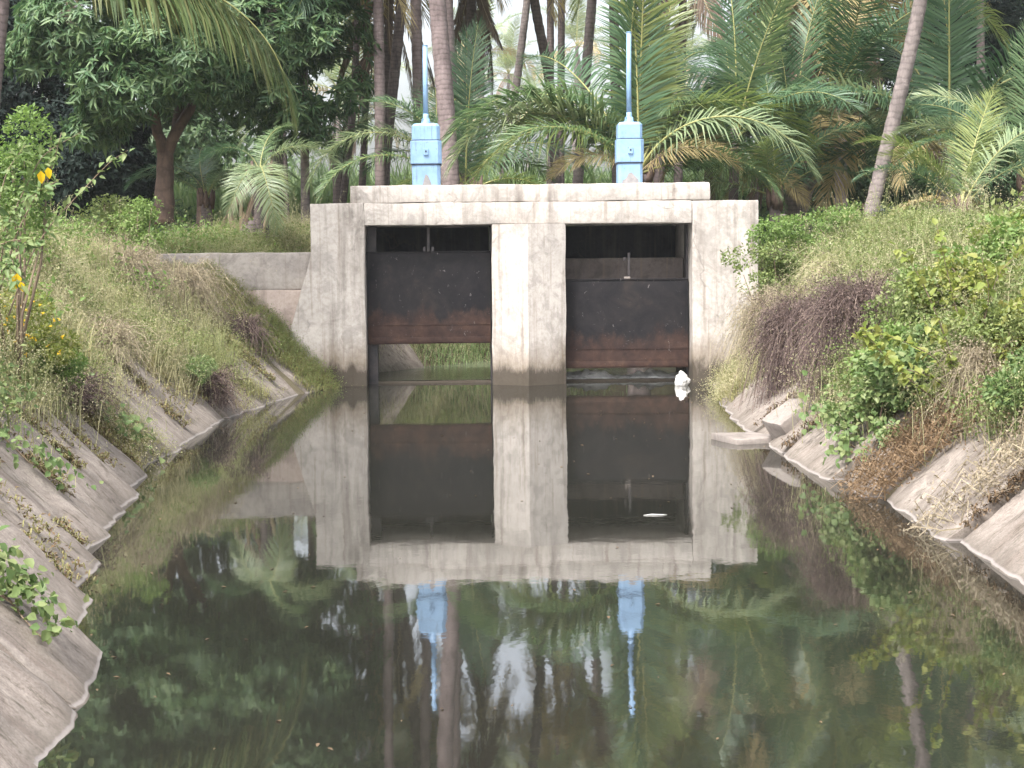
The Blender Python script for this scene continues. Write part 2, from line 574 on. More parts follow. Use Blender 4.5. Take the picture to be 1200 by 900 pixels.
# ------------------------------------------------------------------ the lie of the land
LY = np.array([-30, 0, 5, 7, 8, 9.8, 12.2, 14, 15.4, 17, 19, 21.2, 23.2, 25, 26, 27.2, 29.5, 31.1, 32.9, 34.5, 36, 40, 60, 4000.])
LX = np.array([-1.45, -1.45, -1.52, -1.66, -1.83, -2.27, -2.66, -2.83, -3.0, -3.2, -3.15, -3.08, -2.92, -2.62, -2.35, -2.0, -1.65, -.75, .45, 3, 7, 40, 300, 4000.])
RY = np.array([-30, 0, 10, 13, 15, 16.7, 19.2, 21.2, 23.7, 26, 27.2, 29.5, 30.5, 31.5, 32.5, 34, 36, 4000.])
RX = np.array([3.5, 3.5, 3.40, 3.40, 3.35, 3.15, 3.2, 3.28, 3.5, 3.8, 3.9, 3.65, 5.5, 9, 14, 30, 60, 4000.])
TOP = 2.0
SL, SR = 0.95, 0.82         # rise over run of the two banks


def xl(y): return np.interp(y, LY, LX)
def xr(y): return np.interp(y, RY, RX)


def land(x, y):
    """Height of the bare ground."""
    x = np.asarray(x, dtype=np.float64); y = np.asarray(y, dtype=np.float64)
    ul, ur = xl(y) - x, x - xr(y)
    zl, zr = np.clip(ul * SL, -.7, TOP), np.clip(ur * SR, -.7, TOP)
    z = np.maximum(zl, zr)
    roll_ = .10 * np.sin(x * .9 + y * .35) + .07 * np.sin(x * 2.1 - y * 1.3)
    return z + roll_ * np.clip(z / TOP, 0, 1)


def slope_pt(side, y, u, off=0.0):
    """Point on a bank, u metres up the slope from the waterline, off metres out of it."""
    y = np.asarray(y, dtype=np.float64); u = np.asarray(u, dtype=np.float64)
    s = SL if side < 0 else SR
    c = 1 / math.hypot(1, s)
    x = (xl(y) - u * c) if side < 0 else (xr(y) + u * c)
    z = u * c * s
    nx = (s * c) if side < 0 else (-s * c)
    return np.stack([x + nx * off, y + 0 * x, z + c * off], -1)


gx = np.unique(np.concatenate([np.arange(-9, 12.01, .2), np.arange(-40, 44, 2.), np.linspace(-1500, 1500, 41)]))
gy = np.unique(np.concatenate([np.arange(-6, 44.01, .33), np.arange(44, 90, 3.), np.linspace(-60, 2600, 40)]))
X, Y = np.meshgrid(gx, gy)
Z = land(X, Y) - .10 - .16 * ((Y < 15.2) & (X < 0) & (X > -9) & (Y > -5))
nx_, ny_ = len(gx), len(gy)
idx = np.arange(nx_ * ny_).reshape(ny_, nx_)
q = np.stack([idx[:-1, :-1], idx[:-1, 1:], idx[1:, 1:], idx[1:, :-1]], -1).reshape(-1, 4)
tr = np.concatenate([q[:, [0, 1, 2]], q[:, [0, 2, 3]]])
obj("ground", mesh_np("ground", np.stack([X, Y, Z], -1), tr, M['soil'], smooth=True), kind="structure")

# water: the still pool below the gate, and the slightly higher reach above it
def sheet(name, x0, x1, y0, y1, z, mat):
    v = [(x0, y0, z), (x1, y0, z), (x1, y1, z), (x0, y1, z)]
    return obj(name, mesh_np(name, v, [[0, 1, 2], [0, 2, 3]], mat), kind="structure")
sheet("water", -8, 9, -20, 27.72, 0.0, M['water'])
sheet("water", -6, 40, 27.82, 37, 0.045, M['ripple'])


# ------------------------------------------------------------------ concrete work
def rough_box(x0, x1, y0, y1, z0, z1, res=.12, amp=.010, bev=.02, seed=0, shear=None):
    """A cast block: subdivided box with softened, slightly uneven faces."""
    bm = bmesh.new()
    bmesh.ops.create_cube(bm, size=1.0)
    for v in bm.verts:
        v.co = Vector((x0 + (v.co.x + .5) * (x1 - x0), y0 + (v.co.y + .5) * (y1 - y0), z0 + (v.co.z + .5) * (z1 - z0)))
    if bev:
        bmesh.ops.bevel(bm, geom=list(bm.edges), offset=bev, segments=2, affect='EDGES', profile=.6)
    for ax, (a, c) in enumerate(((x0, x1), (y0, y1), (z0, z1))):
        k = int((c - a) / res)
        for i in range(1, k):
            no = Vector((0, 0, 0)); no[ax] = 1
            co = Vector((0, 0, 0)); co[ax] = a + (c - a) * i / k
            bmesh.ops.bisect_plane(bm, geom=list(bm.verts) + list(bm.edges) + list(bm.faces), plane_co=co, plane_no=no)
    for v in bm.verts:
        if shear: v.co = shear(v.co)
        n3 = noise.noise_vector(v.co * 1.7 + Vector((seed, 0, 0))) * amp + noise.noise_vector(v.co * 6 + Vector((seed, 3, 0))) * amp * .5
        v.co += n3
    for f in bm.faces: f.smooth = False
    return bm


def bm_obj(name, bm, mat, parent=None, loc=None, smooth_angle=None, **kw):
    me = bpy.data.meshes.new(name)
    bm.normal_update()
    bm.to_mesh(me); bm.free()
    for m in (mat if isinstance(mat, (list, tuple)) else [mat]): me.materials.append(m)
    if smooth_angle:
        me.polygons.foreach_set("use_smooth", np.ones(len(me.polygons), dtype=bool))
        me.set_sharp_from_angle(angle=smooth_angle)
    return obj(name, me, parent, loc, **kw)


GY = 27.2
M['shadewall'] = concrete_mat('shade_black_concrete', (.035, .034, .04), (.018, .018, .022), streak=.3)  # near-black colour paints the shade of the chamber onto its back wall
M['brownwall'] = concrete_mat('stained_brown_concrete', (.12, .10, .092), (.075, .062, .058), streak=.7)
sl = empty("sluice_structure", (0, 0, 0), label="weathered concrete sluice gate structure with two openings across the canal", cat="sluice")
def part(name, bm, mat=None, parent=sl): return bm_obj(name, bm, mat or M['concrete'], parent, smooth_angle=math.radians(40))

def flare_l(c):
    t = max(0, min(1, (2.1 - c.z) / 1.25))
    if c.x < -1.9: c.x -= .37 * t * min(1, (-1.9 - c.x) / .5)
    return c
part("abutment", rough_box(-2.46, -1.61, GY, 29.4, -.6, 2.905, seed=1, shear=flare_l))
part("abutment", rough_box(3.60, 4.665, GY, 29.4, -.6, 2.900, seed=2))
# central pier with a shallow cutwater ridge
bm = bmesh.new()
prof = [(.405, GY + .02), (.97, GY - .30), (1.575, GY + .02), (1.575, 29.4), (.405, 29.4)]
zs = np.linspace(-.6, 2.553, 24)
def seg(pts, k):
    out = []
    for i in range(len(pts)):
        a, b2 = pts[i], pts[(i + 1) % len(pts)]
        for j in range(k): out.append((a[0] + (b2[0] - a[0]) * j / k, a[1] + (b2[1] - a[1]) * j / k))
    return out
pp = seg(prof, 5)
rows = []
for zz in zs:
    row = []
    for (x, y) in pp:
        c = Vector((x, y, zz))
        row.append(bm.verts.new(c + noise.noise_vector(c * 1.9) * .016 + noise.noise_vector(c * 6) * .006))
    rows.append(row)
for r0_, r1_ in zip(rows[:-1], rows[1:]):
    for i in range(len(pp)):
        bm.faces.new((r0_[i], r0_[(i + 1) % len(pp)], r1_[(i + 1) % len(pp)], r1_[i]))
bm.faces.new(rows[-1])
part("pier", bm)
part("lintel", rough_box(-1.609, 3.599, GY - .006, 29.42, 2.556, 2.903, seed=4, amp=.012))
part("parapet", rough_box(-1.83, 3.89, GY + .03, 29.2, 2.907, 3.187, seed=5, amp=.016, bev=.03))
part("breast_wall", rough_box(1.60, 3.58, 28.15, 28.35, 1.45, 2.0, seed=6, amp=.005), M["brownwall"])
part("breast_wall", rough_box(-1.59, .39, 28.15, 28.35, 1.45, 2.0, seed=6, amp=.005))
part("back_wall", rough_box(-1.59, .39, 29.2, 29.38, 1.0, 2.55, seed=7, amp=.005, res=.5), M['shadewall'])
part("back_wall", rough_box(1.60, 3.58, 29.2, 29.38, 1.0, 2.55, seed=7, amp=.005, res=.5), M['shadewall'])
part("sill", rough_box(-1.60, 3.59, 27.70, 27.83, -.4, .035, seed=8, amp=.006, bev=.01))
# grooves in the side walls where the gates run: dark steel guides
for x0, x1 in ((-1.60, -1.45), (.375, .404), (1.578, 1.605), (3.565, 3.60)):
    part("gate_guide", rough_box(x0, x1, 27.66, 27.95, -.3, 2.54, res=.6, amp=.002, bev=.006), M['iron'])


def steel_gate(cx, w, z0, z1, label):
    g = empty("steel_gate", (cx, 27.56, z0), label=label, cat="sluice gate", group="lifting gates in the sluice openings")
    h = z1 - z0
    def sp(name, x0, x1, y0, y1, a, c, amp=.004, mat=None, res=.2):
        return bm_obj(name, rough_box(x0, x1, y0, y1, a, c, res, amp, .006, seed=cx), mat or M['steel'], g, smooth_angle=math.radians(40))
    sp("gate_plate", -w / 2, w / 2, -.03, .03, .0, h, .007)
    sp("lower_beam", -w / 2 + .01, w / 2 - .01, -.042, -.031, .02, .11)
    sp("stiffener", -w / 2 + .01, w / 2 - .01, -.037, -.031, .30, .318)
    sp("stiffener", -w / 2 + .01, w / 2 - .01, .031, .10, h * .55, h * .55 + .06)
    sp("top_edge", -w / 2, w / 2, -.045, .10, h + .001, h + .022)
    return g, sp

g1, sp1 = steel_gate(-.605, 1.985, .65, 2.115, "raised black steel gate in the left opening with open water under it")
sp1("lifting_bracket", -.09, -.045, -.03, .02, 1.46, 1.56, .001, M['iron'])
sp1("lifting_bracket", .045, .09, -.03, .02, 1.46, 1.56, .001, M['iron'])
sp1("lifting_stem", -.025, .025, -.02, .03, 1.47, 1.87, .001, M['iron'])
g2, sp2 = steel_gate(2.59, 1.985, .225, 1.645, "lowered rust streaked steel gate in the right opening above white foam")
sp2("lifting_bracket", -.05, .05, -.05, .0, 1.443, 1.475, .002, M['block'])
sp2("lifting_stem", .01, .05, -.03, .015, 1.48, 1.86, .001, M['iron'])
sp2("lifting_bracket", -.06, -.02, -.03, .01, 1.73, 1.79, .001, M['iron'])


def hoist(cx, zb, k, label, patch):
    """Blue screw hoist: pedestal, gear housing, cover, spindle tube."""
    t = empty("gate_hoist", (cx, 28.0, zb), label=label, cat="gate hoist", group="blue gate hoists on the parapet")
    def octo(name, w, z0, z1, mat=M['blue'], cham=.22, top=0.0, parent=t):
        bm = bmesh.new()
        h = w / 2; c = w * cham / 2 + .0
        ring = [(-h + c, -h), (h - c, -h), (h, -h + c), (h, h - c), (h - c, h), (-h + c, h), (-h, h - c), (-h, -h + c)]
        lv = [(z0, 1.0), (z0 + .012, 1.012), (z1 - .012, 1.012), (z1, 1.0)]
        if top: lv = lv[:-1] + [(z1 - .012, 1.0), (z1 + top, .82)]
        rows = [[bm.verts.new((x * s, y * s, zz)) for x, y in ring] for zz, s in lv]
        for a, b2 in zip(rows[:-1], rows[1:]):
            for i in range(8): bm.faces.new((a[i], a[(i + 1) % 8], b2[(i + 1) % 8], b2[i]))
        bm.faces.new(rows[-1]); bm.faces.new(rows[0][::-1])
        return bm_obj(name, bm, mat, parent)
    ped = octo("pedestal", .425 * k, -.03, .345)
    # bare cement where the paint has come off the foot of the pedestal
    bm = bmesh.new()
    yy = -.2125 * k * 1.012 - .004
    shape = [(.0, 0), (.30, 0), (.285, .10), (.22, .17), (.17, .22), (.12, .20), (.09, .13), (.03, .09)] if patch == 'wide' else [(.07, 0), (.24, 0), (.21, .09), (.17, .19), (.13, .215), (.10, .12)]
    off = -.165 if patch == 'wide' else -.15
    f = [bm.verts.new((x + off + .01, yy, zz - .02)) for x, zz in shape]
    b_ = [bm.verts.new((x + off + .01, yy + .03, zz - .02)) for x, zz in shape]
    bm.faces.new(f)
    for i in range(len(f)): bm.faces.new((f[i], f[(i + 1) % len(f)], b_[(i + 1) % len(f)], b_[i]))
    bm_obj("bare_patch", bm, M['cement'], ped)
    octo("seam_plate", .455 * k, .346, .366, M['seam'])
    hb = octo("gear_housing", .465 * k, .367, .735)
    bm = rough_box(-.037, .037, -.2325 * k * 1.012 - .03, -.2325 * k * 1.012 + .01, .50, .61, .2, .0, .008)
    sw = bm_obj("switch_box", bm, M['blue'], hb)
    bm = rough_box(-.014, .014, -.2325 * k * 1.012 - .036, -.2325 * k * 1.012 - .0305, .545, .575, .2, 0, .003)
    bm_obj("switch_box_button", bm, M['seam'], hb)
    octo("seam_plate", .44 * k, .736, .746, M['seam'])
    octo("housing_cover", .42 * k, .747, .985, top=.03)
    v, tt = tube([(0, 0, z_) for z_ in (1.013, 1.03, 1.08, 1.13, 1.18)], [.088, .085, .058, .046, .044], 12)
    obj("spindle_collar", mesh_np("spindle_collar", v, tt, M['blue']), t)
    for a in range(4):
        w_ = rough_box(.04, .085, -.006, .006, 1.014, 1.10, .5, 0, 0)
        bmesh.ops.rotate(w_, verts=w_.verts, matrix=Matrix.Rotation(a * math.pi / 2 + .78, 3, 'Z'))
        bm_obj("collar_rib", w_, M['blue'], t)
    v, tt = tube([(0, 0, 1.181), (-.002, 0, 1.7), (.003, 0, 2.27 if patch == 'narrow' else 2.46)], [.042, .04, .04], 12)
    obj("spindle_tube", mesh_np("spindle_tube", v, tt, M['blue']), t)
    v, tt = tube([(.003, 0, 2.271 if patch == 'narrow' else 2.461), (.003, 0, 2.285 if patch == 'narrow' else 2.475)], [.045, .043], 12)
    obj("tube_cap", mesh_np("tube_cap", v, tt, M['blue']), t)
    return t

kd = 28.0 / 27.2
pL, pR = P(500, 214, 28.0), P(737.5, 213, 28.0)
hoist(pL.x, 3.185, 1.06, "blue gate hoist with a small dark switch box, above the raised gate", 'narrow')
hoist(pR.x, 3.185, .935, "slimmer blue gate hoist with a grey patch at its foot, above the lowered gate", 'wide')

# wing wall at the left
b = NB('red_brick_course'); b.color(b.ramp(b.noise(b.pos(), 9, 6), [(.3, (.16, .07, .045)), (.7, (.30, .15, .10))])); b.set(Roughness=.95); M['redbrick'] = b.m
ww = empty("wing_wall", (0, 0, 0), label="low cracked grey wing wall running left from the concrete sluice", cat="wall")
bm_obj("upper_wall", rough_box(-4.95, -2.48, 27.42, 27.85, 1.55, 2.14, seed=9, amp=.02, bev=.035), M['wing'], ww, smooth_angle=.7)
bm_obj("lower_wall", rough_box(-4.9, -2.52, 27.40, 27.85, -.3, 1.545, seed=10, amp=.014), M['wingpink'], ww, smooth_angle=.7)
bm_obj("red_course", rough_box(-3.55, -2.86, 27.36, 27.45, .80, .86, .1, .008, .01, seed=3), M['redbrick'], ww)

# ------------------------------------------------------------------ slabs lining the banks
def slab(side, y0, y1, u0, u1, off, tilt, parent, seed, yawj=0.0):
    """One cast slab lying on the slope; its lower end dips under the water."""
    r = random.Random(seed)
    nu, nv = 22, 14
    bm = bmesh.new()
    top, bot = [], []
    for i in range(nu + 1):
        u = u0 + (u1 - u0) * i / nu
        rt_, rb_ = [], []
        for j in range(nv + 1):
            f = j / nv
            y = y0 + (y1 - y0) * f
            uu = u + yawj * (f - .5)
            jit = noise.noise(Vector((uu * 2.3, y * 2.1, seed))) * .03 + noise.noise(Vector((uu * 5, y * 5, seed))) * .016 + noise.noise(Vector((uu * 1.1, y * .9, 9))) * .02 + noise.noise(Vector((uu * 15, y * 17, seed))) * .011
            edge = 0.0
            if j in (0, nv): y += noise.noise(Vector((uu * 3.1, seed, j))) * .035 + noise.noise(Vector((uu * 11, seed, j))) * .015
            if i == nu: uu += noise.noise(Vector((y * 3, seed, 5))) * .12
            ym = (y0 + y1) / 2 * .55 + .45 * y
            a = slope_pt(side, ym, uu, off + tilt * (f - .5) + jit - (.012 if j in (0, nv) else 0))
            b2 = slope_pt(side, ym, uu, off + tilt * (f - .5) - .13)
            rt_.append(bm.verts.new((a[0], y, a[2]))); rb_.append(bm.verts.new((b2[0], y, b2[2])))
        top.append(rt_); bot.append(rb_)
    for i in range(nu):
        for j in range(nv):
            bm.faces.new((top[i][j], top[i][j + 1], top[i + 1][j + 1], top[i + 1][j]))
        bm.faces.new((top[i][0], top[i + 1][0], bot[i + 1][0], bot[i][0]))
        bm.faces.new((top[i + 1][nv], top[i][nv], bot[i][nv], bot[i + 1][nv]))
    for j in range(nv):
        bm.faces.new((top[nu][j], top[nu][j + 1], bot[nu][j + 1], bot[nu][j]))
        bm.faces.new((top[0][j + 1], top[0][j], bot[0][j], bot[0][j + 1]))
    bmesh.ops.recalc_face_normals(bm, faces=bm.faces)
    return bm_obj("lining_slab", bm, M['slab'], parent, smooth_angle=math.radians(45))

lin_l = empty("canal_bank", (0, 0, 0), label="left canal bank lined with cast concrete slabs", kind="structure")
edges = [1.0, 2.6, 4.2, 5.4, 6.6, 7.7, 8.9, 10.3, 11.6, 12.8, 13.9, 15.0, 16.3, 17.6, 18.6, 20.9, 21.9, 23.0, 24.4, 25.9, 27.3]
for i, (a, c) in enumerate(zip(edges[:-1], edges[1:])):
    r = random.Random(i * 13 + 5)
    slab(-1, a + .04, c - .04, -.9, 2.75, .0 + (r.uniform(-.05, .045) if a < 25 else -.09), r.uniform(.0, .045), lin_l, i + 1, r.uniform(-.05, .07))
lin_r = empty("canal_bank", (0, 0, 0), label="right canal bank lined with cast concrete slabs", kind="structure")
edges = [1.0, 3.2, 5.4, 7.6, 9.7, 11.9, 14.1, 15.2, 17.3, 19.3, 21.5, 23.7, 25.6, 27.1]
for i, (a, c) in enumerate(zip(edges[:-1], edges[1:])):
    r = random.Random(i * 17 + 3)
    slab(1, a + .035, c - .035, -.9, 2.6, .0 + r.uniform(-.03, .03), r.uniform(-.07, -.02), lin_r, i + 41, r.uniform(-.08, .08))
lin_u = empty("canal_bank", (0, 0, 0), label="pale slab bank seen under the raised gate", kind="structure")
# the upstream bank beyond the gate turns to the right, square to the view
def up_slab(p0, p1, mat, seed, h=1.6):
    bm = bmesh.new()
    a, c = Vector((p0[0], p0[1], -.2)), Vector((p1[0], p1[1], -.2))
    d = (c - a).normalized(); out = Vector((-d.y, d.x, 0))
    rows = []
    for i in range(9):
        t_ = i / 8
        row = []
        for j in range(9):
            pnt = a + (c - a) * (j / 8) + (out * .75 + Vector((0, 0, 1.0))) * (t_ * h) + Vector((0, 0, .12)) - out * .12
            row.append(bm.verts.new(pnt + noise.noise_vector(pnt * 2) * .02))
        rows.append(row)
    for i in range(8):
        for j in range(8): bm.faces.new((rows[i][j], rows[i][j + 1], rows[i + 1][j + 1], rows[i + 1][j]))
    ret = bmesh.ops.extrude_face_region(bm, geom=list(bm.faces))
    for v in [g_ for g_ in ret['geom'] if isinstance(g_, bmesh.types.BMVert)]: v.co += Vector((0, .03, -.12))
    bmesh.ops.recalc_face_normals(bm, faces=bm.faces)
    bm_obj("lining_slab", bm, mat, lin_u, smooth_angle=.7)
up_slab((-1.75, 29.5), (-.80, 31.0), M['slab'], 70)

# broken pieces on the right bank
bm = rough_box(-.23, .23, -.2, .2, -.16, .13, .05, .035, .03, seed=21)
o = bm_obj("concrete_block", bm, M['block'], None, Vector((3.47, 18.2, .27)), smooth_angle=.6,
           label="broken concrete block sitting on the right slab bank below the brown bush", cat="concrete block")
o.rotation_euler = (0.05, -.55, .35)
bm = rough_box(-.27, .27, -.33, .33, -.05, .03, .05, .02, .015, seed=22)
o = bm_obj("broken_slab", bm, M['block'], None, Vector((3.05, 18.6, .035)), smooth_angle=.6,
           label="flat broken slab piece lying half in the water at the right bank", cat="slab")
o.rotation_euler = (0.02, .03, .30)

# the white sack by the right gate
def crumpled(name, loc, pts, mat, seed, **kw):
    bm = bmesh.new()
    bmesh.ops.create_icosphere(bm, subdivisions=4, radius=1)
    for v in bm.verts:
        c = v.co.copy()
        zt = (c.z + 1) / 2
        w = np.interp(zt, [q_[0] for q_ in pts], [q_[1] for q_ in pts])
        hl = math.hypot(c.x, c.y) + 1e-5
        rr = w * (min(1, hl * 1.6)) * (1 + .28 * noise.noise(Vector((c.x * 2.2, c.y * 2.2, c.z * 1.1 + seed))))
        v.co = Vector((c.x / hl * rr, c.y / hl * rr * .8, zt * pts[-1][2]))
        v.co += noise.noise_vector(v.co * 16 + Vector((seed, 0, 0))) * .026
    return bm_obj(name, bm, mat, None, loc, **kw)
q = P(799, 455, 26.6)
crumpled("plastic_sack", (q.x, 26.6, -.05), [(0, .05, 0), (.25, .10, 0), (.5, .11, 0), (.8, .06, 0), (1, .012, .30)], M['plastic'], 3,
         label="crumpled white plastic sack standing in the water beside the right gate", cat="sack")
q = P(769, 605, 13.3)
v, tt = tube([(-.10, 0, .003), (-.03, .022, .005), (.04, .006, .005), (.09, .024, .003)], [.002, .005, .004, .001], 6)
obj("white_scrap", mesh_np("white_scrap", v, tt, M['plastic']), None, (q.x, q.y, 0), label="thin white scrap floating on the dark reflection of the right gate", cat="litter")

# foam under the right gate
xs = np.linspace(1.62, 3.52, 60); ys = np.linspace(27.74, 28.25, 22)
Xf, Yf = np.meshgrid(xs, ys)
Zf = np.array([[0.03 + .17 * max(0, .45 + noise.noise(Vector((x * 2.2, y * 4, 1))) * .7 + noise.noise(Vector((x * 8, y * 9, 4))) * .35) * math.sin(math.pi * min(1, max(0, (y - 27.72) / .55))) for x in xs] for y in ys])
idx = np.arange(Xf.size).reshape(Xf.shape)
qq = np.stack([idx[:-1, :-1], idx[:-1, 1:], idx[1:, 1:], idx[1:, :-1]], -1).reshape(-1, 4)
obj("foam", mesh_np("foam", np.stack([Xf, Yf, Zf], -1), np.concatenate([qq[:, [0, 1, 2]], qq[:, [0, 2, 3]]]), M['foam'], smooth=True), kind="stuff",
    label="white churned foam below the right gate", cat="foam")

# ------------------------------------------------------------------ palms
def frond_mesh(name, elev, droop, mats, seed, L=4.5, n=92, hang=.35, ll=1.05, twist=0.0, limp=0.0, pw=1.6):
    """A pinnate frond growing along +X from the origin; leaflets on both sides of an arching midrib."""
    r = np.random.default_rng(seed)
    N = 30
    s = np.linspace(0, 1, N)
    ang = np.radians(elev - droop * s ** pw)
    dx, dz = np.cos(ang), np.sin(ang)
    ds = L / (N - 1)
    x = np.concatenate([[0], np.cumsum((dx[:-1] + dx[1:]) / 2 * ds)])
    z = np.concatenate([[0], np.cumsum((dz[:-1] + dz[1:]) / 2 * ds)])
    yb = .10 * L * twist * s ** 2
    pts = np.stack([x, yb, z], 1)
    bag = Bag()
    rad = np.interp(s, [0, .06, .2, .6, 1], [.055, .034, .024, .013, .004])
    v, t = tube(pts, rad, 5)
    v[:, 2] += .018
    bag.add(v, t, 1)
    tan = norm(np.gradient(pts, axis=0))
    for side in (-1, 1):
        u = np.linspace(.13, .995, n) + r.normal(0, .004, n)
        u = np.clip(u, .1, .998)
        k = u * (N - 1)
        b = np.stack([np.interp(k, np.arange(N), pts[:, i]) for i in range(3)], 1)
        T = norm(np.stack([np.interp(k, np.arange(N), tan[:, i]) for i in range(3)], 1))
        S = np.tile(np.array([[0, side, 0.0]]), (n, 1))
        S = norm(S - T * (S * T).sum(1, keepdims=True))
        Nn = np.cross(T, S) * side
        Nn *= np.sign(np.maximum(-1, Nn[:, 2:3] + 1e-6 + .8))
        a = np.radians(np.interp(u, [.1, .4, .8, 1], [74, 60, 44, 16]) + r.normal(0, 5, n))[:, None]
        vee = .22 + r.normal(0, .12, n)[:, None]
        D = norm(T * np.cos(a) + S * np.sin(a) + Nn * vee)
        Ll = (ll * np.interp(u, [.1, .25, .55, .85, 1], [.55, .95, 1.0, .70, .38]) * (1 + r.normal(0, .06, n)))[:, None]
        g = (hang * (1 + r.normal(0, .35, n)))[:, None]
        g = np.clip(g, 0, 1.2)
        down = np.array([[0, 0, -1.0]])
        w = (np.interp(u, [.1, .3, .8, 1], [.025, .041, .034, .017]) * L / 4.5)[:, None]
        W = norm(T - D * (T * D).sum(1, keepdims=True))
        D1 = norm(D + down * limp)
        mid = b + D1 * Ll * .55 + down * Ll * g * .16
        D2 = norm(D1 + down * (g * 1.25))
        tip = mid + D2 * Ll * .5
        vv = np.stack([b - W * w * .35, b + W * w * .35, mid - W * w * .5, mid + W * w * .5, tip], 1).reshape(-1, 3)
        bag.add(vv, fan([[0, 1, 3], [0, 3, 2], [2, 3, 4]], n), 0)
    return bag.mesh(name, mats)

FR = {}
def fr_set(key, elev, droop, mat, rach='rachis', k=2, **kw):
    FR[key] = [frond_mesh("frond", elev, droop, [M[mat], M[rach]], hash_(key) + i * 7, twist=(-.6, .7, .1)[i % 3], **kw) for i in range(k)]
def hash_(s_): return sum((i + 3) * ord(c) for i, c in enumerate(s_)) % 9973
for mk in ('palm', 'palm_deep', 'palm_lime', 'palm_pale'):
    fr_set(mk + '85', 86, 26, mk, hang=.16, ll=.85)
    fr_set(mk + '65', 66, 72, mk, hang=.30)
    fr_set(mk + '45', 46, 84, mk, hang=.42)
    fr_set(mk + '20', 20, 84, mk, hang=.5)
    fr_set(mk + '-10', -10, 66, mk, hang=.55, k=1)
for mk in ('palm', 'palm_lime', 'palm_deep', 'palm_pale'):
    fr_set(mk + 'arch', 72, 132, mk, hang=.5, pw=1.05)
fr_set('palmhang', 8, 95, 'palm_mix', hang=1.0, limp=.6, k=1, ll=1.2, n=110)
fr_set('palm_straw20', 15, 105, 'palm_straw', 'rachis_dry', hang=.6)
fr_set('palm_straw-10', -15, 68, 'palm_straw', 'rachis_dry', hang=.6)
fr_set('palm_brown-10', -35, 52, 'palm_brown', 'rachis_dry', hang=.9, limp=.8, ll=.8)
fr_set('palm_brown-60', -66, 22, 'palm_brown', 'rachis_dry', hang=.9, limp=1.3, ll=.6)


def add_frond(root, key, az, base, L, tilt=0.0, rollx=0.0):
    if key.endswith('85'): az, rollx = az + rollx, rollx * .12      # an upright frond turns about its own midrib
    me = FR[key][rnd.randrange(len(FR[key]))]
    o = bpy.data.objects.new("frond", me)
    COL.objects.link(o)
    o.parent = root
    s_ = L / 4.5
    o.matrix_local = Matrix.Translation(base) @ Matrix.Rotation(math.radians(az), 4, 'Z') @ Matrix.Rotation(math.radians(-tilt), 4, 'Y') @ Matrix.Rotation(math.radians(rollx), 4, 'X') @ Matrix.Scale(s_, 4)
    return o


def crown(root, c, n, L, mk='palm', old=.22, az0=0, dead='palm_brown'):
    """Spiral of fronds: young ones upright, older ones arching and hanging."""
    n = max(9, int(n * .9))
    for i in range(n):
        f = (i + .5) / n
        az = az0 + i * 137.5 + rnd.uniform(-9, 9)
        m = rnd.choice([mk, mk, 'palm_lime' if mk != 'palm_lime' else 'palm_pale'])
        if f < .14: key = m + '85'
        elif f < .34: key = m + '65'
        elif f < .56: key = m + '45'
        elif f < .80 - old * .4: key = m + '20'
        elif f < 1 - old * .6: key = m + '-10'
        else: key = rnd.choice(['palm_straw-10', 'palm_straw20', 'palm_straw-10', 'palm_brown-10'])
        add_frond(root, key, az, c, L * rnd.uniform(.85, 1.1), rnd.uniform(-6, 6), rnd.uniform(-22, 22))


def trunk_pts(base, ctrl, top, n=34):
    P_ = [np.array(base)] + [np.array(c) for c in ctrl] + [np.array(top)]
    zz = np.array([p_[2] for p_ in P_])
    zs_ = np.linspace(zz[0], zz[-1], n)
    out = np.stack([np.interp(zs_, zz, [p_[i] for p_ in P_]) for i in range(3)], 1)
    k = np.array([.25, .5, .25])
    for _ in range(3):
        out[1:-1] = out[:-2] * .25 + out[1:-1] * .5 + out[2:] * .25
    return out


def palm(label, px, d, width, mat, height, crown_n=16, L=4.6, mk='palm_pale', group="tall coconut palms behind the sluice", dead='palm_straw', old=.5, az0=None, skirt=0):
    """px: pixels surveyed along the trunk, from low to high."""
    pts = [P(x, y, d) for x, y in px]
    lo, hi = pts[0], pts[-1]
    sl_ = (hi - lo) / max(.3, hi.z - lo.z)
    g = float(land(lo.x, d))
    base = lo + sl_ * (g - .1 - lo.z) * .9
    base.y = d
    base.z = g - .12
    top = hi + Vector((sl_.x * .55, 0, 1)) * max(.5, height - hi.z)
    root = empty("coconut_palm", base, label=label, cat="palm", group=group)
    tp = trunk_pts(base, pts, top)
    R = width / 2000 * d / 2
    n = len(tp)
    # finer rings for the trunk
    m_ = 90
    f = np.linspace(0, n - 1, m_)
    tq = np.stack([np.interp(f, np.arange(n), tp[:, i]) for i in range(3)], 1) - np.array(base)
    hh = np.linspace(0, 1, m_)
    rad = R * (1.0 + .55 * np.exp(-hh * 22) - .22 * hh) * (1 + .035 * np.where(np.arange(m_) % 2, 1, -1)) * (1 + rng.normal(0, .012, m_))
    v, t = tube(tq, rad, 12)
    obj("trunk", mesh_np("trunk", v, t, M[mat], smooth=True), root)
    c = Vector(tq[-1])
    if crown_n:
        crown(root, c, crown_n, L, mk, old, rnd.uniform(0, 360) if az0 is None else az0, dead)
    for i in range(skirt):
        add_frond(root, 'palm_brown-60', i * 360 / skirt + rnd.uniform(-15, 15), c + Vector((0, 0, -.1 - .35 * (i % 3))), L * rnd.uniform(.55, .8), rnd.uniform(-12, 14), rnd.uniform(-40, 40))
    return root

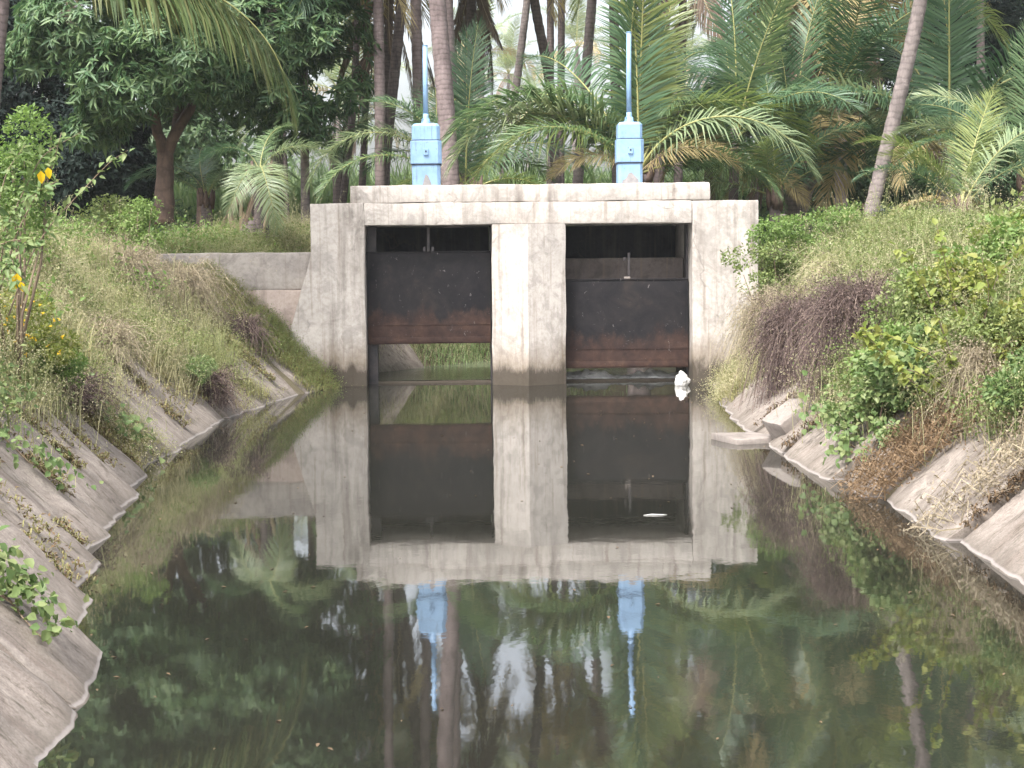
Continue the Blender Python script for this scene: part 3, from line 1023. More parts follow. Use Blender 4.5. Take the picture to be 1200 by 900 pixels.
palm("thick pinkish coconut trunk rising just behind the left blue hoist", [(527, 200), (523, 130), (512, 0)], 33.6, 22, 'bark_pink', 13.5, 18, 4.8)
palm("slimmer trunk half hidden behind the thick pinkish coconut trunk", [(530, 150), (523, 0)], 36.5, 17, 'bark_pink', 12.8, 14)
palm("pinkish trunk seen left of the left hoist tube and close to it", [(491, 130), (487, 0)], 37.5, 14, 'bark_pink', 13.2, 14)
palm("straight pinkish trunk standing left of the blue hoist, reaching the parapet", [(446, 215), (445, 100), (443, 0)], 36, 13.5, 'bark_pink', 12.5, 14, mk='palm_pale')
palm("dark trunk leaning right between two pinkish trunks left of the hoist", [(454, 160), (461, 100), (471, 0)], 40, 13.5, 'bark_dark', 13, 14)
palm("brown trunk wrapped in hanging dead fronds beside the straight pinkish trunk", [(452, 170), (454, 90), (456, 0)], 42, 12, 'bark_dark', 9.0, 12, skirt=9)
palm("thin dark crooked trunk at the right edge of the mango crown", [(403, 225), (411, 160), (416, 90)], 41, 9, 'bark_dark', 10.5, 12, 3.8)
palm("dark trunk with a ragged dead skirt right of the thick pinkish trunk", [(549, 115), (550, 60), (553, 0)], 44, 12.5, 'bark_dark', 10.2, 14, skirt=7)
palm("pale slender trunk leaning right in the hazy gap between the hoists", [(592, 170), (604, 110), (618, 0)], 56, 10, 'bark_grey', 15, 14, mk='palm_pale')
palm("dark trunk leaning left above the drooping frond between the hoists", [(650, 190), (645, 95), (625, 0)], 43, 12.5, 'bark_dark', 13.5, 15)
palm("left one of two thin upright trunks left of the right hoist", [(645, 190), (645, 0)], 50, 9.5, 'bark_dark', 15, 14)
palm("right one of two thin upright trunks left of the right hoist", [(657, 200), (658, 0)], 52, 9.5, 'bark_dark', 14, 14)
palm("greyish trunk leaning right behind the upright frond by the right hoist", [(688, 70), (694, 0)], 48, 13, 'bark_grey', 13, 14)
palm("trunk seen behind the upright young frond beside the right hoist", [(721, 90), (719, 0)], 47, 13, 'bark_dark', 12.5, 13)
palm("narrow trunk whose top shows just right of the right hoist tube", [(742, 60), (741, 0)], 54, 9, 'bark_grey', 13.5, 13)
palm("pale pink trunk standing clear against the sky right of the right hoist", [(774, 160), (777, 70), (781, 0)], 42, 13, 'bark_pink', 12.5, 15)
palm("palm with a dense skirt of dead fronds right of the pale pink trunk", [(904, 80), (910, 30), (916, 0)], 44, 12, 'bark_dark', 9.2, 15, skirt=10, mk='palm_deep')
palm("shaggy dark palm whose dead skirt hangs beside the leaning scarred trunk", [(985, 150), (984, 80), (983, 0)], 40, 16, 'bark_dark', 8.6, 16, skirt=14, mk='palm_deep')
palm("grey scarred trunk leaning strongly to the right on the right bank", [(1020, 250), (1045, 150), (1062, 80), (1080, 0)], 31.5, 19, 'bark_grey', 12.5, 18, 4.8)
palm("stout dark trunk of the palm hung with yellow fronds right of the sluice", [(860, 215), (861, 180)], 33.5, 14, 'bark_dark', 4.4, 0)
palm("short pale trunk leaning right among the young palms right of the sluice", [(940, 240), (951, 205), (962, 178)], 36, 19, 'bark_grey', 5.2, 13, 4.0, mk='palm_deep')
palm("dark thin trunk between the low palms behind the right hoist", [(795, 200), (798, 120)], 41, 11, 'bark_dark', 9.5, 12, 4.2)
palm("pale trunk showing high above the dark tree at the far left", [(33, 40), (31, 0)], 47, 11, 'bark_grey', 11.5, 13)
palm("grey trunk standing left of the concrete abutment beside the cut palm", [(358, 250), (357, 165)], 37.4, 11, 'bark_grey', 8.6, 10, 3.4, mk='palm_deep')
palm("dark leaning trunk behind the pale trunk left of the blue hoist", [(424, 225), (427, 170)], 43, 9, 'bark_dark', 10.5, 10, 3.8)
palm("near dark trunk cut by the left edge of the photo", [(-5, 90), (4, 0)], 24.5, 17, 'bark_dark', 8.2, 0, group="palms at the left edge")

# palms whose crowns stand outside the picture but show in the water
for i, (px_, d, h) in enumerate([(330, 50, 14), (1150, 46, 11), (860, 52, 14)]):
    palm(("tall trunk at the top of the photo left of the mango fork", "tall trunk at the top right behind the broad upright frond", "tall thin trunk behind the low palm with yellow fronds", "dark trunk between the ragged trunk and the slender leaning trunk", "dark trunk rising behind the drooping frond left of the right hoist")[i], [(px_, 150), (px_ + rnd.uniform(-8, 8), 0)], d, 11, 'bark_dark', h, 15, 4.8, mk=rnd.choice(['palm', 'palm_pale', 'palm_deep']))


# low and young palms: each frond set by its bearing (0 right, 90 away, 180 left, 270 towards the canal)
def young(label, px, d, fronds, trunk_r=.0, mat='bark_dark', group="low young palms behind the banks"):
    c = P(px[0], px[1], d)
    g = float(land(c.x, d))
    root = empty("coconut_palm", (c.x, d, g - .1), label=label, cat="palm", group=group)
    h = c.z - g + .1
    if trunk_r:
        k = 24
        tq = np.stack([np.zeros(k), np.zeros(k), np.linspace(0, h, k)], 1)
        v, t = tube(tq, trunk_r * (1 + .4 * np.exp(-np.linspace(0, 8, k)) + .06 * (np.arange(k) % 2)), 10)
        obj("trunk", mesh_np("trunk", v, t, M[mat], smooth=True), root)
    if trunk_r:
        bb = Bag()
        for i in range(9):
            a = i * 2.4; ca, sa = math.cos(a), math.sin(a)
            rr_ = trunk_r * .8
            v, t = tube([(ca * rr_, sa * rr_, h - .25 + .02 * i), (ca * rr_ * 1.5, sa * rr_ * 1.5, h - .02), (ca * rr_ * 1.9, sa * rr_ * 1.9, h + .10 + .02 * i)], [.075, .06, .02], 5)
            bb.add(v, t)
        obj("leaf_base", bb.mesh("leaf_base", [M['bark_tree']]), root)
    for key, az, L, *rest in fronds:
        add_frond(root, key, az, Vector((0, 0, h)), L, rest[0] if rest else rnd.uniform(-4, 4), rest[1] if len(rest) > 1 else rnd.uniform(-25, 25))
    return root

young("young palm with tall upright and arching fronds behind the right blue hoist", (748, 205), 31.6, [
    ('palm_lime85', 250, 4.7, 6, 0), ('palm85', 100, 4.6, 5, 30), ('palm_lime85', 20, 4.0, -2, 60), ('palmarch', 184, 4.5, 2, 10), ('palm_limearch', 178, 4.0, -12, -20), ('palm_palearch', 190, 4.4, -6, 20), ('palmarch', 196, 4.2, 6, 25),
    ('palm_limearch', 4, 4.3, 2, -10), ('palm_palearch', 352, 4.0, -6, 20), ('palmarch', 14, 3.8, -16), ('palm_deep85', 70, 4.4, 8), ('palm_deep65', 60, 4.2), ('palm_deep65', 120, 4.2), ('palm_deep45', 90, 4.0),
    ('palm45', 205, 3.2, -6), ('palm20', 335, 3.0), ('palm_straw20', 318, 2.2, 22, 30), ('palm_straw20', 214, 2.0, 18, -30), ('palm_limearch', 176, 3.2, 8), ('palm_deep85', 320, 4.2, 10)], .2)
young("young palm with a broad upright frond just right of the thick pinkish trunk", (546, 226), 34.6, [
    ('palm_deep85', 75, 3.4, 12, 10), ('palm_deeparch', 10, 3.0, 8, 30), ('palm65', 160, 2.8, 10), ('palm_pale65', 30, 3.4), ('palm65', 80, 3.4), ('palm_deep45', 140, 3.2), ('palm45', 40, 3.0), ('palm_deep85', 100, 3.4)], .12)
young("palm sending one pale arching frond left across the pinkish trunks", (512, 196), 34.8, [
    ('palm_palearch', 180, 3.3, -14, 5), ('palm_deep65', 100, 3.0), ('palm65', 60, 3.0), ('palm_deep45', 140, 3.2), ('palm20', 200, 2.8), ('palm_deep65', 220, 2.4)], .12)
young("low palm with a yellow green frond arching over the parapet between the hoists", (558, 221), 34.0, [
    ('palm_limearch', 0, 2.7, -40, -10), ('palm_lime20', 172, 2.0, 6), ('palm_straw20', 184, 1.8, 0), ('palm20', 60, 2.0), ('palm45', 120, 1.8)], .08)
young("palm with long drooping yellow fronds on a dark trunk right of the sluice", (860, 172), 33.5, [
    ('palm_limearch', 184, 2.4, -22, 20), ('palm_straw20', 200, 2.3, 12, -20), ('palm_limearch', 350, 2.7, -4, 10), ('palmarch', 10, 3.4), ('palm_palearch', 178, 3.4), ('palm_deep85', 80, 4.0, 8, 20),
    ('palm85', 340, 3.8, -12, -60), ('palm_lime85', 10, 3.6, -18, 40), ('palm_deep65', 90, 3.6), ('palm_deep65', 130, 3.6), ('palm_straw-10', 300, 2.0), ('palm_straw20', 170, 2.0, -10), ('palm45', 230, 3.0), ('palm_deep45', 60, 3.4), ('palm_deep45', 320, 3.2)])
young("dark green palm with feathery arching fronds left of the leaning trunk", (930, 200), 34.8, [
    ('palm_deep85', 160, 3.6, 4, 50), ('palm_deep65', 175, 3.8), ('palm65', 5, 3.6), ('palm_deep65', 20, 3.6), ('palm_deep45', 190, 3.2), ('palm_pale45', 0, 3.0), ('palm_deep45', 340, 3.0),
    ('palm_lime20', 270, 2.2, 20), ('palm_deep65', 90, 3.6), ('palm_straw20', 210, 2.0), ('palm_deep20', 10, 2.6), ('palm_deep85', 60, 3.8), ('palm_deep65', 230, 3.0)], .18)
young("small dark palm with a bent pale frond beside the right abutment", (908, 232), 32.6, [
    ('palm_deep65', 170, 2.2), ('palm_lime45', 260, 1.9, 24, 20), ('palm_deep65', 10, 2.3), ('palm_deep85', 80, 2.4), ('palm_deep45', 30, 2.2), ('palm_deep45', 200, 2.0), ('palm_pale20', 180, 2.6, 4)], .1)
young("big palm with a broad upright frond right of the leaning grey trunk", (1112, 185), 33.2, [
    ('palm_deep85', 268, 5.0, 2, 0), ('palm_deep85', 80, 4.6, 6, 10), ('palmarch', 6, 4.4, 8, 10), ('palm_palearch', 355, 4.0, 2), ('palm_deeparch', 176, 4.4), ('palm_deep45', 184, 4.4), ('palm_pale45', 190, 4.0), ('palm_deep65', 60, 4.4), ('palm_deep65', 120, 4.4),
    ('palm_deep45', 20, 4.0), ('palm45', 345, 4.2), ('palm_pale20', 10, 3.8), ('palm_deep20', 175, 3.8), ('palm_straw20', 230, 2.6, 10), ('palm_deep45', 90, 4.2), ('palm_deep65', 300, 4.0)], .24, 'bark_grey')
young("small bright palm with an upright lime frond low on the right bank", (1126, 246), 28.2, [
    ('palm_lime85', 20, 2.7, -24, 50), ('palm_lime45', 172, 2.2, 20, 10), ('palm_lime65', 165, 1.8), ('palm_pale65', 8, 2.4), ('palm_deep45', 350, 2.2), ('palm_lime65', 30, 2.3), ('palm65', 100, 2.2), ('palm_deep45', 190, 2.0), ('palm_straw20', 200, 1.8, 8)], .09)
young("pale palm at the right edge behind the small bright palm", (1205, 215), 30.5, [
    ('palm_pale45', 176, 2.8, 6), ('palm_pale65', 170, 2.8), ('palm_lime45', 186, 2.4), ('palm_deep65', 120, 3.0), ('palm_deep65', 30, 3.0), ('palm_deep45', 200, 2.6), ('palm85', 90, 3.0)], .14)
young("cut palm with bare stalks and a hanging pale fan frond left of the abutment", (304, 205), 30.6, [
    ('palm_palearch', 284, 2.15, -42, 8), ('palm_limearch', 298, 1.7, -46, 10), ('palm_palearch', 250, 1.7, -40, -20), ('palm_deeparch', 160, 1.5), ('palm_palearch', 12, 1.8), ('palm65', 60, 1.6), ('palm_brown-10', 215, 1.3), ('palm_brown-60', 250, 1.2)], .15, 'bark_dark')
young("blue green palm spreading behind the mango trunk", (242, 232), 38.5, [
    ('palm_deeparch', 175, 2.2), ('palmarch', 10, 2.3), ('palm_palearch', 20, 2.4), ('palm_deep45', 190, 1.9), ('palm45', 0, 2.2), ('palm_deep65', 90, 2.0), ('palm45', 300, 1.6), ('palm65', 60, 2.0), ('palm_pale45', 345, 2.0)], .12)
young("silvery palm with long fronds right of the mango crown", (396, 175), 42, [
    ('palm_palearch', 176, 3.0), ('palm_palearch', 4, 2.8), ('palm_pale45', 180, 2.6), ('palmarch', 200, 2.6), ('palm_deep65', 90, 2.8), ('palm_pale20', 190, 2.4), ('palm20', 270, 2.0)], .14)
young("large palm overhanging the top left corner with a long green and straw frond", (62, -25), 24.5, [
    ('palmhang', 2, 4.2, 0, 12), ('palmhang', 12, 3.6, 3, -10), ('palm45', 14, 4.6), ('palm_lime45', 352, 4.4), ('palm65', 30, 4.6), ('palm_deep45', 60, 4.4), ('palm85', 0, 4.5), ('palm65', 160, 4.5), ('palm45', 120, 4.5), ('palm20', 180, 4.4), ('palm45', 200, 4.2)], .0, group="palms at the left edge")
young("palm above the mango tree with straw fronds hanging into the top of the photo", (318, -150), 40, [
    ('palm_straw-10', 300, 3.2), ('palm_straw20', 8, 3.4, 0), ('palm45', 180, 4.2), ('palm65', 0, 4.4), ('palm_straw20', 190, 3.6), ('palm45', 60, 4.4), ('palm85', 90, 4.4), ('palm_lime20', 340, 3.8), ('palm20', 230, 4.0), ('palm65', 130, 4.4)], .14)

# bare cut stalks of the cut palm
cutc = P(290, 232, 30.6)
cs = empty("palm_stump", (cutc.x, 30.5, 2.0), label="stump with pale cut leaf stalks in front of the fan frond palm", cat="palm stump")
for i in range(9):
    a = rnd.uniform(-.5, .5); hgt = rnd.uniform(.55, 1.25)
    v, t = tube([(i * .05 - .2, 0, .0), (i * .06 - .24 + a * .1, 0, hgt * .5), (i * .08 - .32 + a * .35, .02, hgt)], [.06, .045, .03], 6)
    obj("leaf_stalk", mesh_np("leaf_stalk", v, t, M['rachis_dry']), cs)
v, t = tube([(0, .05, -.2), (0, .05, .3), (.02, .05, .75)], [.24, .22, .12], 10)
obj("trunk", mesh_np("trunk", v, t, M['bark_dark']), cs)

# far palms in the haze
far_labels = ["pale hazy palm crown in the sky gap right of the ragged dark trunk", "faint palm crown left of the pale slender leaning trunk", "faint far palm crown between the dark leaning trunk and the thin upright trunks",
              "hazy palm crown low in the gap just right of the thick pinkish trunk", "far palm crown behind the cane right of the mango crown", "hazy palm crown right of the right hoist tube", "faint palm crown low between the two hoists"]
for lab, (px_, py_, d, w) in zip(far_labels, [(566, 66, 150, 6), (596, 92, 190, 4), (676, 60, 170, 5), (542, 120, 170, 4), (398, 118, 110, 6), (800, 84, 140, 6), (622, 128, 220, 4)]):
    c = P(px_, py_, d)
    palm(lab, [(px_ - 4, 200), (px_, py_)], d, w, 'bark_grey', c.z + .3, 15, 6.0, mk='palm_pale', group="far hazy palms")


# ------------------------------------------------------------------ broadleaf trees
def blob_points(blobs, n, r, shell=.55, nscale=.9, thr=-.08):
    """Points in a set of ellipsoids, denser near their skins, thinned by noise so that gaps and clumps form."""
    vol = np.array([b_[3] * b_[4] * b_[5] for b_ in blobs]) ** .8
    pick = r.choice(len(blobs), size=int(n * 1.8), p=vol / vol.sum())
    B = np.array(blobs)[pick]
    d = norm(r.normal(size=(len(pick), 3)))
    rad = np.where(r.random(len(pick)) < shell, r.uniform(.82, 1.03, len(pick)), r.uniform(.25, .95, len(pick)) ** .7)
    p_ = B[:, :3] + d * rad[:, None] * B[:, 3:6]
    keep = np.array([noise.noise(Vector(q_ * nscale)) > thr for q_ in p_])
    p_, d = p_[keep][:n], d[keep][:n]
    return p_, d


def limb_mesh(name, limbs, mat):
    bag = Bag()
    for pts, rr in limbs:
        pts = np.array(pts, dtype=float)
        k = 12
        f = np.linspace(0, len(pts) - 1, k)
        q_ = np.stack([np.interp(f, np.arange(len(pts)), pts[:, i]) for i in range(3)], 1)
        q_[1:-1] = q_[:-2] * .25 + q_[1:-1] * .5 + q_[2:] * .25
        q_[1:-1] += rng.normal(0, .012, (k - 2, 3))
        v, t = tube(q_, np.interp(f, np.arange(len(pts)), rr), 9)
        bag.add(v, t)
    return bag.mesh(name, [M[mat]], smooth=True)


def whorl_crown(blobs, nwh, L, Wd, seed, per=9, hang=.45, hexa=False, nscale=.9, thr=-.08):
    r = np.random.default_rng(seed)
    p_, d = blob_points(blobs, nwh, r, nscale=nscale, thr=thr)
    n = len(p_)
    axis = norm(d * .9 + np.array([0, 0, .5]) + r.normal(0, .3, (n, 3)))
    s_ = norm(np.cross(axis, r.normal(size=(n, 3))))
    u_ = np.cross(axis, s_)
    a = (np.arange(per) / per * 2 * math.pi)[None] + r.uniform(0, 6.28, n)[:, None] + r.normal(0, .25, (n, per))
    sp = r.uniform(.7, 1.25, (n, per))
    D = axis[:, None] * .55 + (np.cos(a)[..., None] * s_[:, None] + np.sin(a)[..., None] * u_[:, None]) * sp[..., None]
    D[..., 2] -= hang + r.uniform(0, .4, (n, per))
    nr = axis[:, None] + np.zeros_like(D)
    pos = p_[:, None] + r.normal(0, .03, D.shape)
    LL = L * r.uniform(.7, 1.2, n * per)
    return leaves(pos.reshape(-1, 3), D.reshape(-1, 3), nr.reshape(-1, 3), LL, Wd * LL / L, .2, hexa)


def broadleaf(label, base, limbs, blobs, nwh, L, Wd, mat, seed, bark='bark_tree', group=None, per=9, **kw):
    root = empty("broadleaf_tree", base, label=label, cat="tree", group=group)
    if limbs: obj("trunk", limb_mesh("trunk", limbs, bark), root)
    v, t = whorl_crown(blobs, nwh, L, Wd, seed, per, **kw)
    obj("crown", mesh_np("crown", v, t, M[mat]), root)
    return root

# mango tree: fork at (190,150), crown across the upper left
mb = P(194, 245, 36)
def rel(px, py, d): return tuple(P(px, py, d) - Vector((mb.x, 36, 2.0)))
root = broadleaf("dense dark green mango tree with a forked brown trunk on the left bank", (mb.x, 36, 2.0), [
    ([rel(192, 262, 36), rel(193, 215, 36), rel(193, 178, 36)], [.24, .19, .17]),
    ([rel(193, 182, 36), rel(184, 150, 36), rel(176, 110, 35.6), rel(150, 60, 35)], [.13, .11, .09, .04]),
    ([rel(194, 182, 36), rel(206, 155, 36), rel(228, 118, 36.2), rel(272, 85, 36.4)], [.13, .12, .10, .05]),
    ([rel(228, 118, 36.2), rel(250, 108, 36), rel(282, 96, 35.8)], [.07, .06, .03]),
    ([rel(206, 155, 36), rel(215, 90, 37), rel(225, 20, 37), rel(240, -80, 37)], [.11, .10, .09, .05])],
    [(*rel(x, y, d), a / 2000 * 36, a / 2000 * 36 * .9, c / 2000 * 36) for x, y, d, a, c in [
        (110, 30, 35.4, 85, 60), (200, 10, 36, 90, 65), (290, 40, 35.8, 90, 62), (370, 45, 36, 70, 60), (150, 95, 34.9, 66, 44), (250, 84, 35.2, 62, 36), (318, 112, 36, 60, 40), (388, 95, 36.4, 46, 40), (205, 60, 34.6, 80, 50),
        (120, -70, 36, 100, 80), (230, -100, 36, 120, 90), (340, -60, 36, 100, 80), (280, -190, 36.5, 120, 80), (150, -190, 36.5, 90, 70), (345, 152, 36.3, 42, 20), (112, 150, 35.4, 36, 22), (60, 60, 35.6, 50, 40)]],
    8500, .25, .06, 'mango', 21, thr=-.2)
# very dark trees behind it
def dark_tree(label, px, py, d, blobs, n, mat='darkleaf', L=.16, seed=1, group=None):
    c = P(px, 250, d)
    g = float(land(c.x, d))
    base = Vector((c.x, d, g))
    R_ = lambda x, y, dd: tuple(P(x, y, dd) - base)
    return broadleaf(label, base, [([(0, 0, -.2), (.05, 0, 1.2), R_(px, py, d)], [.22, .18, .08])],
                     [(*R_(x, y, dd), a / 2000 * d, a / 2000 * d, c_ / 2000 * d) for x, y, dd, a, c_ in blobs], n, L, L * .42, mat, seed, group=group, per=7, hang=.25, thr=-.3)
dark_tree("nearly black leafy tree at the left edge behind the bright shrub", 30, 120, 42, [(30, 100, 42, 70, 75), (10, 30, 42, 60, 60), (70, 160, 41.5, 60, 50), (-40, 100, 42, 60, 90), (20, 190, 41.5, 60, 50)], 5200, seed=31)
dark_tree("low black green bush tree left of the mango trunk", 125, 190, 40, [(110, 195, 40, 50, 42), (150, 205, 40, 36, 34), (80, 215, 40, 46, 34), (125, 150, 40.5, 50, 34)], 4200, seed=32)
dark_tree("dark tree filling the gap behind the dead palm skirts at upper right", 950, 60, 56, [(950, 30, 56, 80, 60), (1030, 40, 57, 70, 60), (900, 70, 57, 60, 50), (1000, 110, 56, 80, 60)], 3600, seed=33)
dark_tree("dark tree at the upper right corner behind the broad upright frond", 1180, 90, 50, [(1180, 60, 50, 70, 60), (1140, 10, 51, 70, 60), (1210, 140, 50, 50, 60), (1090, 60, 52, 50, 60)], 4200, seed=34)
dark_tree("deep green tree standing behind the short pale leaning trunk", 1010, 190, 46, [(1000, 190, 46, 60, 50), (1060, 200, 46, 50, 40), (940, 200, 47, 50, 40), (1150, 200, 46, 60, 50)], 4200, mat='midleaf', seed=35)
dark_tree("mid green tree between the low palms right of the right hoist", 830, 150, 50, [(820, 150, 50, 50, 46), (870, 120, 51, 46, 40), (770, 160, 50, 40, 36)], 2600, mat='midleaf', seed=36)

dark_tree("tall green tree behind the mango crown, seen between its leaves", 235, 120, 50, [(160, 60, 50, 80, 60), (240, 90, 50, 80, 60), (310, 60, 51, 70, 56), (200, -40, 50, 100, 80), (310, -50, 51, 90, 80), (250, -150, 51, 110, 80), (380, 0, 51, 50, 70), (210, 165, 49, 70, 40)], 5200, mat='midleaf', L=.24, seed=37)
dark_tree("tall green tree at the left edge behind the near trunk", 60, 60, 53, [(60, 20, 53, 90, 70), (0, -60, 53, 90, 80), (110, -110, 53, 90, 90), (20, -170, 53, 90, 80), (-60, 30, 53, 90, 100)], 4200, mat='midleaf', L=.24, seed=38)
dark_tree("tall green tree behind the shaggy dark palm at upper right", 990, -20, 60, [(900, -60, 60, 70, 70), (990, -60, 60, 90, 80), (1080, -80, 60, 90, 80), (950, -170, 60, 90, 80), (1060, -190, 60, 90, 80), (860, -150, 60, 70, 70)], 4600, mat='midleaf', L=.26, seed=39)
dark_tree("tall green tree above the broad upright frond at the right edge", 1190, -40, 58, [(1160, -90, 58, 80, 70), (1230, -40, 58, 80, 80), (1180, -190, 58, 100, 80), (1270, -140, 58, 80, 90)], 3600, mat='midleaf', L=.26, seed=40)


def leaf_mass(name, label, boxes, n, L, Wd, mat, seed, thr=-.15, kind="stuff", ns=.35):
    """A belt of growth that reads as one mass: leaves spread through humps."""
    r = np.random.default_rng(seed)
    p_, d = blob_points(boxes, n, r, shell=.6, nscale=ns, thr=thr)
    D = norm(d * .6 + r.normal(0, .6, d.shape) + np.array([0, 0, .15]))
    LL = L * r.uniform(.6, 1.25, len(p_))
    v, t = leaves(p_, D, norm(d + r.normal(0, .5, d.shape) + np.array([0, 0, .6])), LL, Wd * LL / L, .2, False)
    return obj(name, mesh_np(name, v, t, M[mat]), label=label, kind=kind)

rr = np.random.default_rng(5)
leaf_mass("undergrowth", "green undergrowth behind the palm trunks", [(x, 52 + rr.uniform(-5, 5), 2.4, 2.6, 2.2, rr.uniform(1.0, 2.0)) for x in np.concatenate([np.arange(-26, -6, 2.0), np.arange(6, 34, 2.0)])], 26000, .34, .11, 'midleaf', 61)
leaf_mass("treeline", "hazy far line of trees beyond the grove", [(x, 380 + rr.uniform(-60, 60), 8, 20, 20, rr.uniform(10, 21)) for x in np.arange(-240, 260, 15.0)], 30000, 2.2, 1.1, 'farleaf', 62, ns=.1)
leaf_mass("treeline", "low dark belt of trees closing the view behind the palms on the right", [(x, 66 + rr.uniform(-4, 6), 4.2, 4.2, 3, rr.uniform(3, 5.2)) for x in np.arange(9, 42, 3.0)] + [(x, 64 + rr.uniform(-4, 6), 4.2, 4, 3, rr.uniform(3, 5.5)) for x in np.arange(-34, -9, 3.0)], 26000, .55, .22, 'midleaf', 63, ns=.2)
# cane field behind the sluice: long upright blades
n = 26000
r = np.random.default_rng(64)
cx, cy = r.uniform(-22, 12, n), r.uniform(53, 70, n)
v, t, *_ = blades(np.stack([cx, cy, np.full(n, 1.95)], 1), r.uniform(0, 6.28, n), r.uniform(1.8, 4.4, n), r.uniform(.06, .12, n), r.uniform(.15, .8, n))
obj("cane_field", mesh_np("cane_field", v, t, M['cane']), label="pale green cane growing behind the left palm trunks", kind="stuff")

# ------------------------------------------------------------------ growth on the banks
BL = np.array([(0, 1.9), (12, 1.55), (13.9, 1.25), (16.55, 1.1), (16.75, 0), (18.0, 0), (18.2, 1.3), (20.7, 1.35), (20.85, .2), (21.8, .2), (21.95, 1.15), (22.9, 1.0), (23.0, .1), (24.3, .1), (24.5, 1.15), (25.6, 1.0), (26.0, 0), (60, 0)])
BR = np.array([(0, 1.3), (10, 1.1), (13.6, .9), (13.8, .05), (14.8, .05), (15.0, .5), (17, .5), (19, .6), (21.5, .7), (22.6, .6), (22.8, .15), (24.5, .1), (60, .1)])


def bare(side, y): return np.interp(y, BL[:, 0], BL[:, 1]) if side < 0 else np.interp(y, BR[:, 0], BR[:, 1])


def scatter(side, n, y0, y1, u0, u1, r, clear=True, clump=.9, thr=-.15, ybias=1.0, edge=.25):
    """Rooting points on a bank; u is measured up the slope, and on over the level ground behind it."""
    s = SL if side < 0 else SR
    m = int(n * 3)
    y = y0 + (y1 - y0) * r.random(m) ** ybias
    u = r.uniform(u0, u1, m)
    c = 1 / math.hypot(1, s)
    x = xl(y) - u * c if side < 0 else xr(y) + u * c
    keep = (x > -(548 + 50) / 2000 * y - .5) & (x < 700 / 2000 * y + .5)
    if clear: keep &= u > bare(side, y) + r.normal(0, edge, m)
    keep &= ~((x > -2.9) & (x < 4.7) & (y > 27.1) & (y < 29.5))
    keep &= ~((x > -5.0) & (x < -2.3) & (y > 27.36) & (y < 27.9))
    if clump:
        keep &= np.array([noise.noise(Vector((a * clump, b_ * clump, side))) for a, b_ in zip(x, y)]) > thr
    if side < 0 and clear:
        keep &= ~((y > 24.6) & (y < 27.9))
    if side > 0:
        for bx, by, br in ((4.15, 19.0, .62), (3.75, 20.6, .55)):
            keep &= np.hypot(x - bx, (y - by) * .8) > br
    x, y = x[keep][:n], y[keep][:n]
    return np.stack([x, y, land(x, y) - .03], 1)


def tufts(roots, nb, h, w, r, spread=.12, lean=(.2, .9), seeds=0, seed_size=.02, out=0.0):
    """Grass tufts: nb blades per root, seed heads on the upper stems."""
    n = len(roots) * nb
    base = np.repeat(roots, nb, 0) + np.concatenate([r.normal(0, spread, (n, 2)), np.zeros((n, 1))], 1)
    base[:, 2] = land(base[:, 0], base[:, 1]) - .03
    hv_ = np.array([.62 + .75 * max(0, .5 + noise.noise(Vector((a * .8, b_ * .8, 5.5)))) for a, b_ in roots[:, :2]])
    hh = np.repeat(r.uniform(h[0], h[1], len(roots)) * hv_, nb) * r.uniform(.55, 1.1, n)
    az = r.uniform(0, 2 * math.pi, n)
    if out:                                   # lean out over the canal
        az = np.where(r.random(n) < out, np.where(base[:, 0] < 0, 0.0, math.pi) + r.normal(0, .6, n), az)
    v, t, mid, tip = blades(base, az, hh, r.uniform(w * .7, w * 1.3, n), r.uniform(lean[0], lean[1], n))
    bag = Bag(); bag.add(v, t, 0)
    if seeds:
        f = r.uniform(.1, 1.05, (n, seeds, 1))
        c = mid[:, None] * (1 - f) + tip[:, None] * f
        c = c + r.normal(0, .022, c.shape)
        v, t = specks(c.reshape(-1, 3), r.uniform(seed_size * .6, seed_size * 1.4, n * seeds))
        bag.add(v, t, 1)
    return bag


def weeds(roots, r, h=(.35, .8), nl=26, L=.045, bushy=.16, stem_w=.007):
    """Small branching weeds: a few thin stems with many little leaves."""
    n = len(roots)
    hh = r.uniform(h[0], h[1], n)
    bag = Bag()
    nb = 3
    base = np.repeat(roots, nb, 0)
    az = r.uniform(0, 6.28, n * nb)
    v, t, mid, tip = blades(base, az, np.repeat(hh, nb) * r.uniform(.7, 1.05, n * nb), stem_w, r.uniform(.1, .5, n * nb))
    bag.add(v, t, 1)
    k = nl // nb
    f = r.random((n * nb, k, 1)) ** .7
    c = np.where(f < .5, base[:, None] * (1 - 2 * f) + mid[:, None] * 2 * f, mid[:, None] * (2 - 2 * f) + tip[:, None] * (2 * f - 1))
    c = c + r.normal(0, bushy * .5, c.shape) * np.array([1, 1, .6])
    c = c.reshape(-1, 3)
    D = norm(r.normal(0, 1, c.shape) + np.array([0, 0, .1]))
    LL = L * r.uniform(.6, 1.4, len(c))
    v, t = leaves(c, D, norm(r.normal(0, .6, c.shape) + np.array([0, 0, 1.0])), LL, LL * .55, .15, False)
    bag.add(v, t, 0)
    return bag


def hit(px, py, d0=8.0, d1=40.0):
    """Where the sight line of a surveyed pixel meets the bank."""
    for d in np.arange(d0, d1, .05):
        q_ = P(px, py, d)
        if q_.z <= float(land(q_.x, d)): return q_
    return P(px, py, d1)

r = np.random.default_rng(101)
